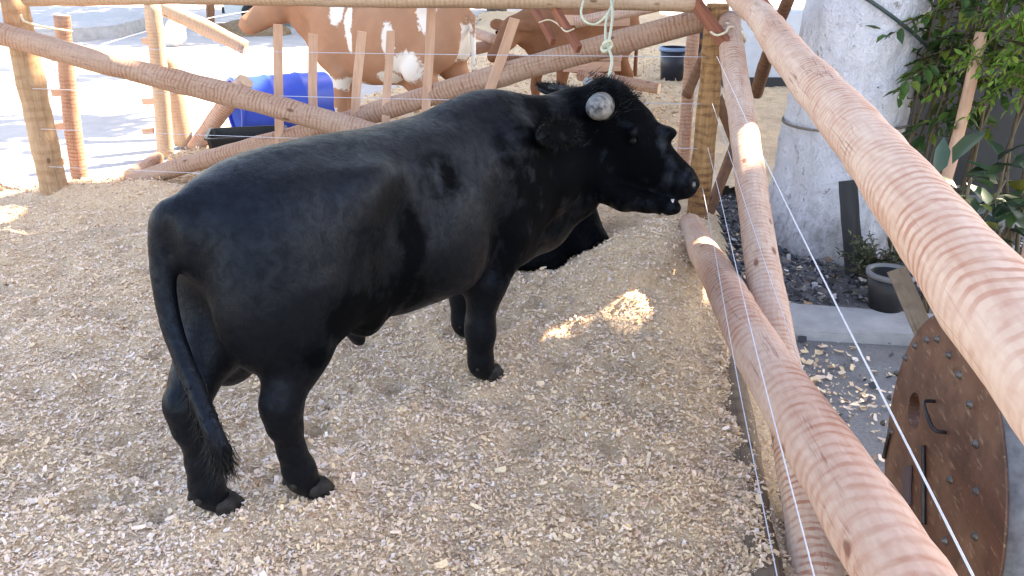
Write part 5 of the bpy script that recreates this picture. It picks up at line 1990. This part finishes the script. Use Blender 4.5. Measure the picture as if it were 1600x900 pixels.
# ------------------------------------------------------------------ far side of the street: parked car, straw heap, sack
M['carpaint'] = mat_plain("pale_car_paint", (0.42, 0.47, 0.49), 0.25, 0.05, 2, 0, 0)
M['glass'] = mat_plain("dark_car_glass", (0.02, 0.025, 0.03), 0.06, 0.05, 2, 0, 0)
M['tyre'] = mat_plain("tyre_rubber", (0.02, 0.02, 0.02), 0.8, 0.2, 20)
cp = at_z(352, 42, -0.11)
car = empty("parked_car", (cp[0], cp[1] + 0.9, -0.11), "pale grey car parked across the street behind the tan cow's head", "car")
bm = bmesh.new()
prof = [(0.02, 0.30), (0.0, 0.55), (0.12, 0.72), (0.95, 0.88), (1.55, 1.36), (2.9, 1.42), (3.75, 1.0), (4.1, 0.92), (4.15, 0.5), (4.1, 0.3)]
secs = []
for y, k in ((-0.84, 0.97), (-0.8, 1.0), (0.8, 1.0), (0.84, 0.97)):
    secs.append([bm.verts.new((x, y * (0.86 if z > 1.2 else 1.0), z * k + (1 - k) * 0.6)) for x, z in prof])
for a, b in zip(secs[:-1], secs[1:]):
    for k in range(len(prof)):
        bm.faces.new((a[k], a[(k + 1) % len(prof)], b[(k + 1) % len(prof)], b[k]))
bm.faces.new(secs[0])
bm.faces.new(secs[-1][::-1])
bmesh.ops.bevel(bm, geom=[e for e in bm.edges if e.calc_face_angle(0) > 0.5], offset=0.05, segments=2, affect='EDGES')
link("body", bm_mesh("body", bm), M['carpaint'], car)
for name, quad in (("windscreen", [(0.98, -0.68, 0.92), (0.98, 0.68, 0.92), (1.50, 0.62, 1.35), (1.50, -0.62, 1.35)]),
                   ("side_window", [(1.15, -0.80, 0.94), (1.62, -0.735, 1.31), (2.80, -0.735, 1.35), (3.3, -0.80, 0.98)])):
    q = np.array(quad)
    nrm = np.cross(q[1] - q[0], q[2] - q[0])
    nrm /= np.linalg.norm(nrm)
    if (name == "windscreen" and nrm[0] > 0) or (name != "windscreen" and nrm[1] > 0):
        nrm = -nrm
    V = np.concatenate([q + nrm * 0.045, q - nrm * 0.01])
    link(name, mesh_np(name, V, [[0, 1, 2, 3], [7, 6, 5, 4], [0, 4, 5, 1], [1, 5, 6, 2], [2, 6, 7, 3], [3, 7, 4, 0]], False), M['glass'], car)
board("bumper", (-0.03, -0.8, 0.40), (-0.03, 0.8, 0.40), 0.16, 0.08, M['tyre'], parent=car, face=(-1, 0, 0))
for y in (-0.55, 0.55):
    bm = bmesh.new()
    bmesh.ops.create_uvsphere(bm, u_segments=14, v_segments=8, radius=0.12)
    bmesh.ops.scale(bm, vec=(0.4, 1.2, 0.7), verts=bm.verts)
    link("headlight", bm_mesh("headlight", bm, True), mat_plain("headlight_glass", (0.6, 0.6, 0.6), 0.1, 0.05), car).location = (0.03, y, 0.62)
for x in (0.75, 3.3):
    for y in (-0.80, 0.80):
        w = lathe("wheel", [(0.17, -0.09), (0.29, -0.09), (0.31, -0.06), (0.31, 0.06), (0.29, 0.09), (0.17, 0.09), (0.17, -0.09)], M['tyre'], car, 28,
                  Matrix.Translation((x, y, 0.31)) @ Matrix.Rotation(math.radians(90), 4, 'X'))
        lathe("rim", [(0.0, -0.07), (0.172, -0.085), (0.172, 0.085), (0.0, 0.07)], M['zinc'], w, 20)

M['straw'] = mat_plain("brown_straw", (0.20, 0.14, 0.09), 0.9, 0.4, 30, 0, 0.6)
hp = at_z(372, 56, -0.11)
bm = bmesh.new()
bmesh.ops.create_icosphere(bm, subdivisions=4, radius=1.0)
for v_ in bm.verts:
    k = 1 + 0.25 * float(NZ.fbm(np.array(v_.co.x * 3 + 3), np.array(v_.co.y * 3 + v_.co.z * 2), 4))
    v_.co = Vector((v_.co.x * 0.9 * k, v_.co.y * 0.5 * k, max(-0.05, v_.co.z) * 0.34 * k))
o = link("straw_heap", bm_mesh("straw_heap", bm, True), M['straw'])
o.location = (hp[0] + .2, hp[1] + 0.3, -0.11)
tag(o, "low brown straw heap on the street in front of the parked car", "heap")
sp_ = at_z(276, 72, -0.11)
bm = bmesh.new()
bmesh.ops.create_icosphere(bm, subdivisions=4, radius=1.0)
for v_ in bm.verts:
    k = 1 + 0.3 * float(NZ2.fbm(np.array(v_.co.x * 2.2 + 3), np.array(v_.co.y * 2 + v_.co.z * 2.4), 3))
    v_.co = Vector((v_.co.x * 0.24 * k, v_.co.y * 0.2 * k, 0.26 + v_.co.z * 0.3 * k + 0.08 * v_.co.x))
o = link("feed_sack", bm_mesh("feed_sack", bm, True), mat_plain("white_sack", (0.62, 0.58, 0.56), 0.8, 0.15, 10, 0, 0.5))
o.location = (sp_[0], sp_[1], -0.12)
tag(o, "crumpled white sack on the sunny street behind the sunlit post", "sack")
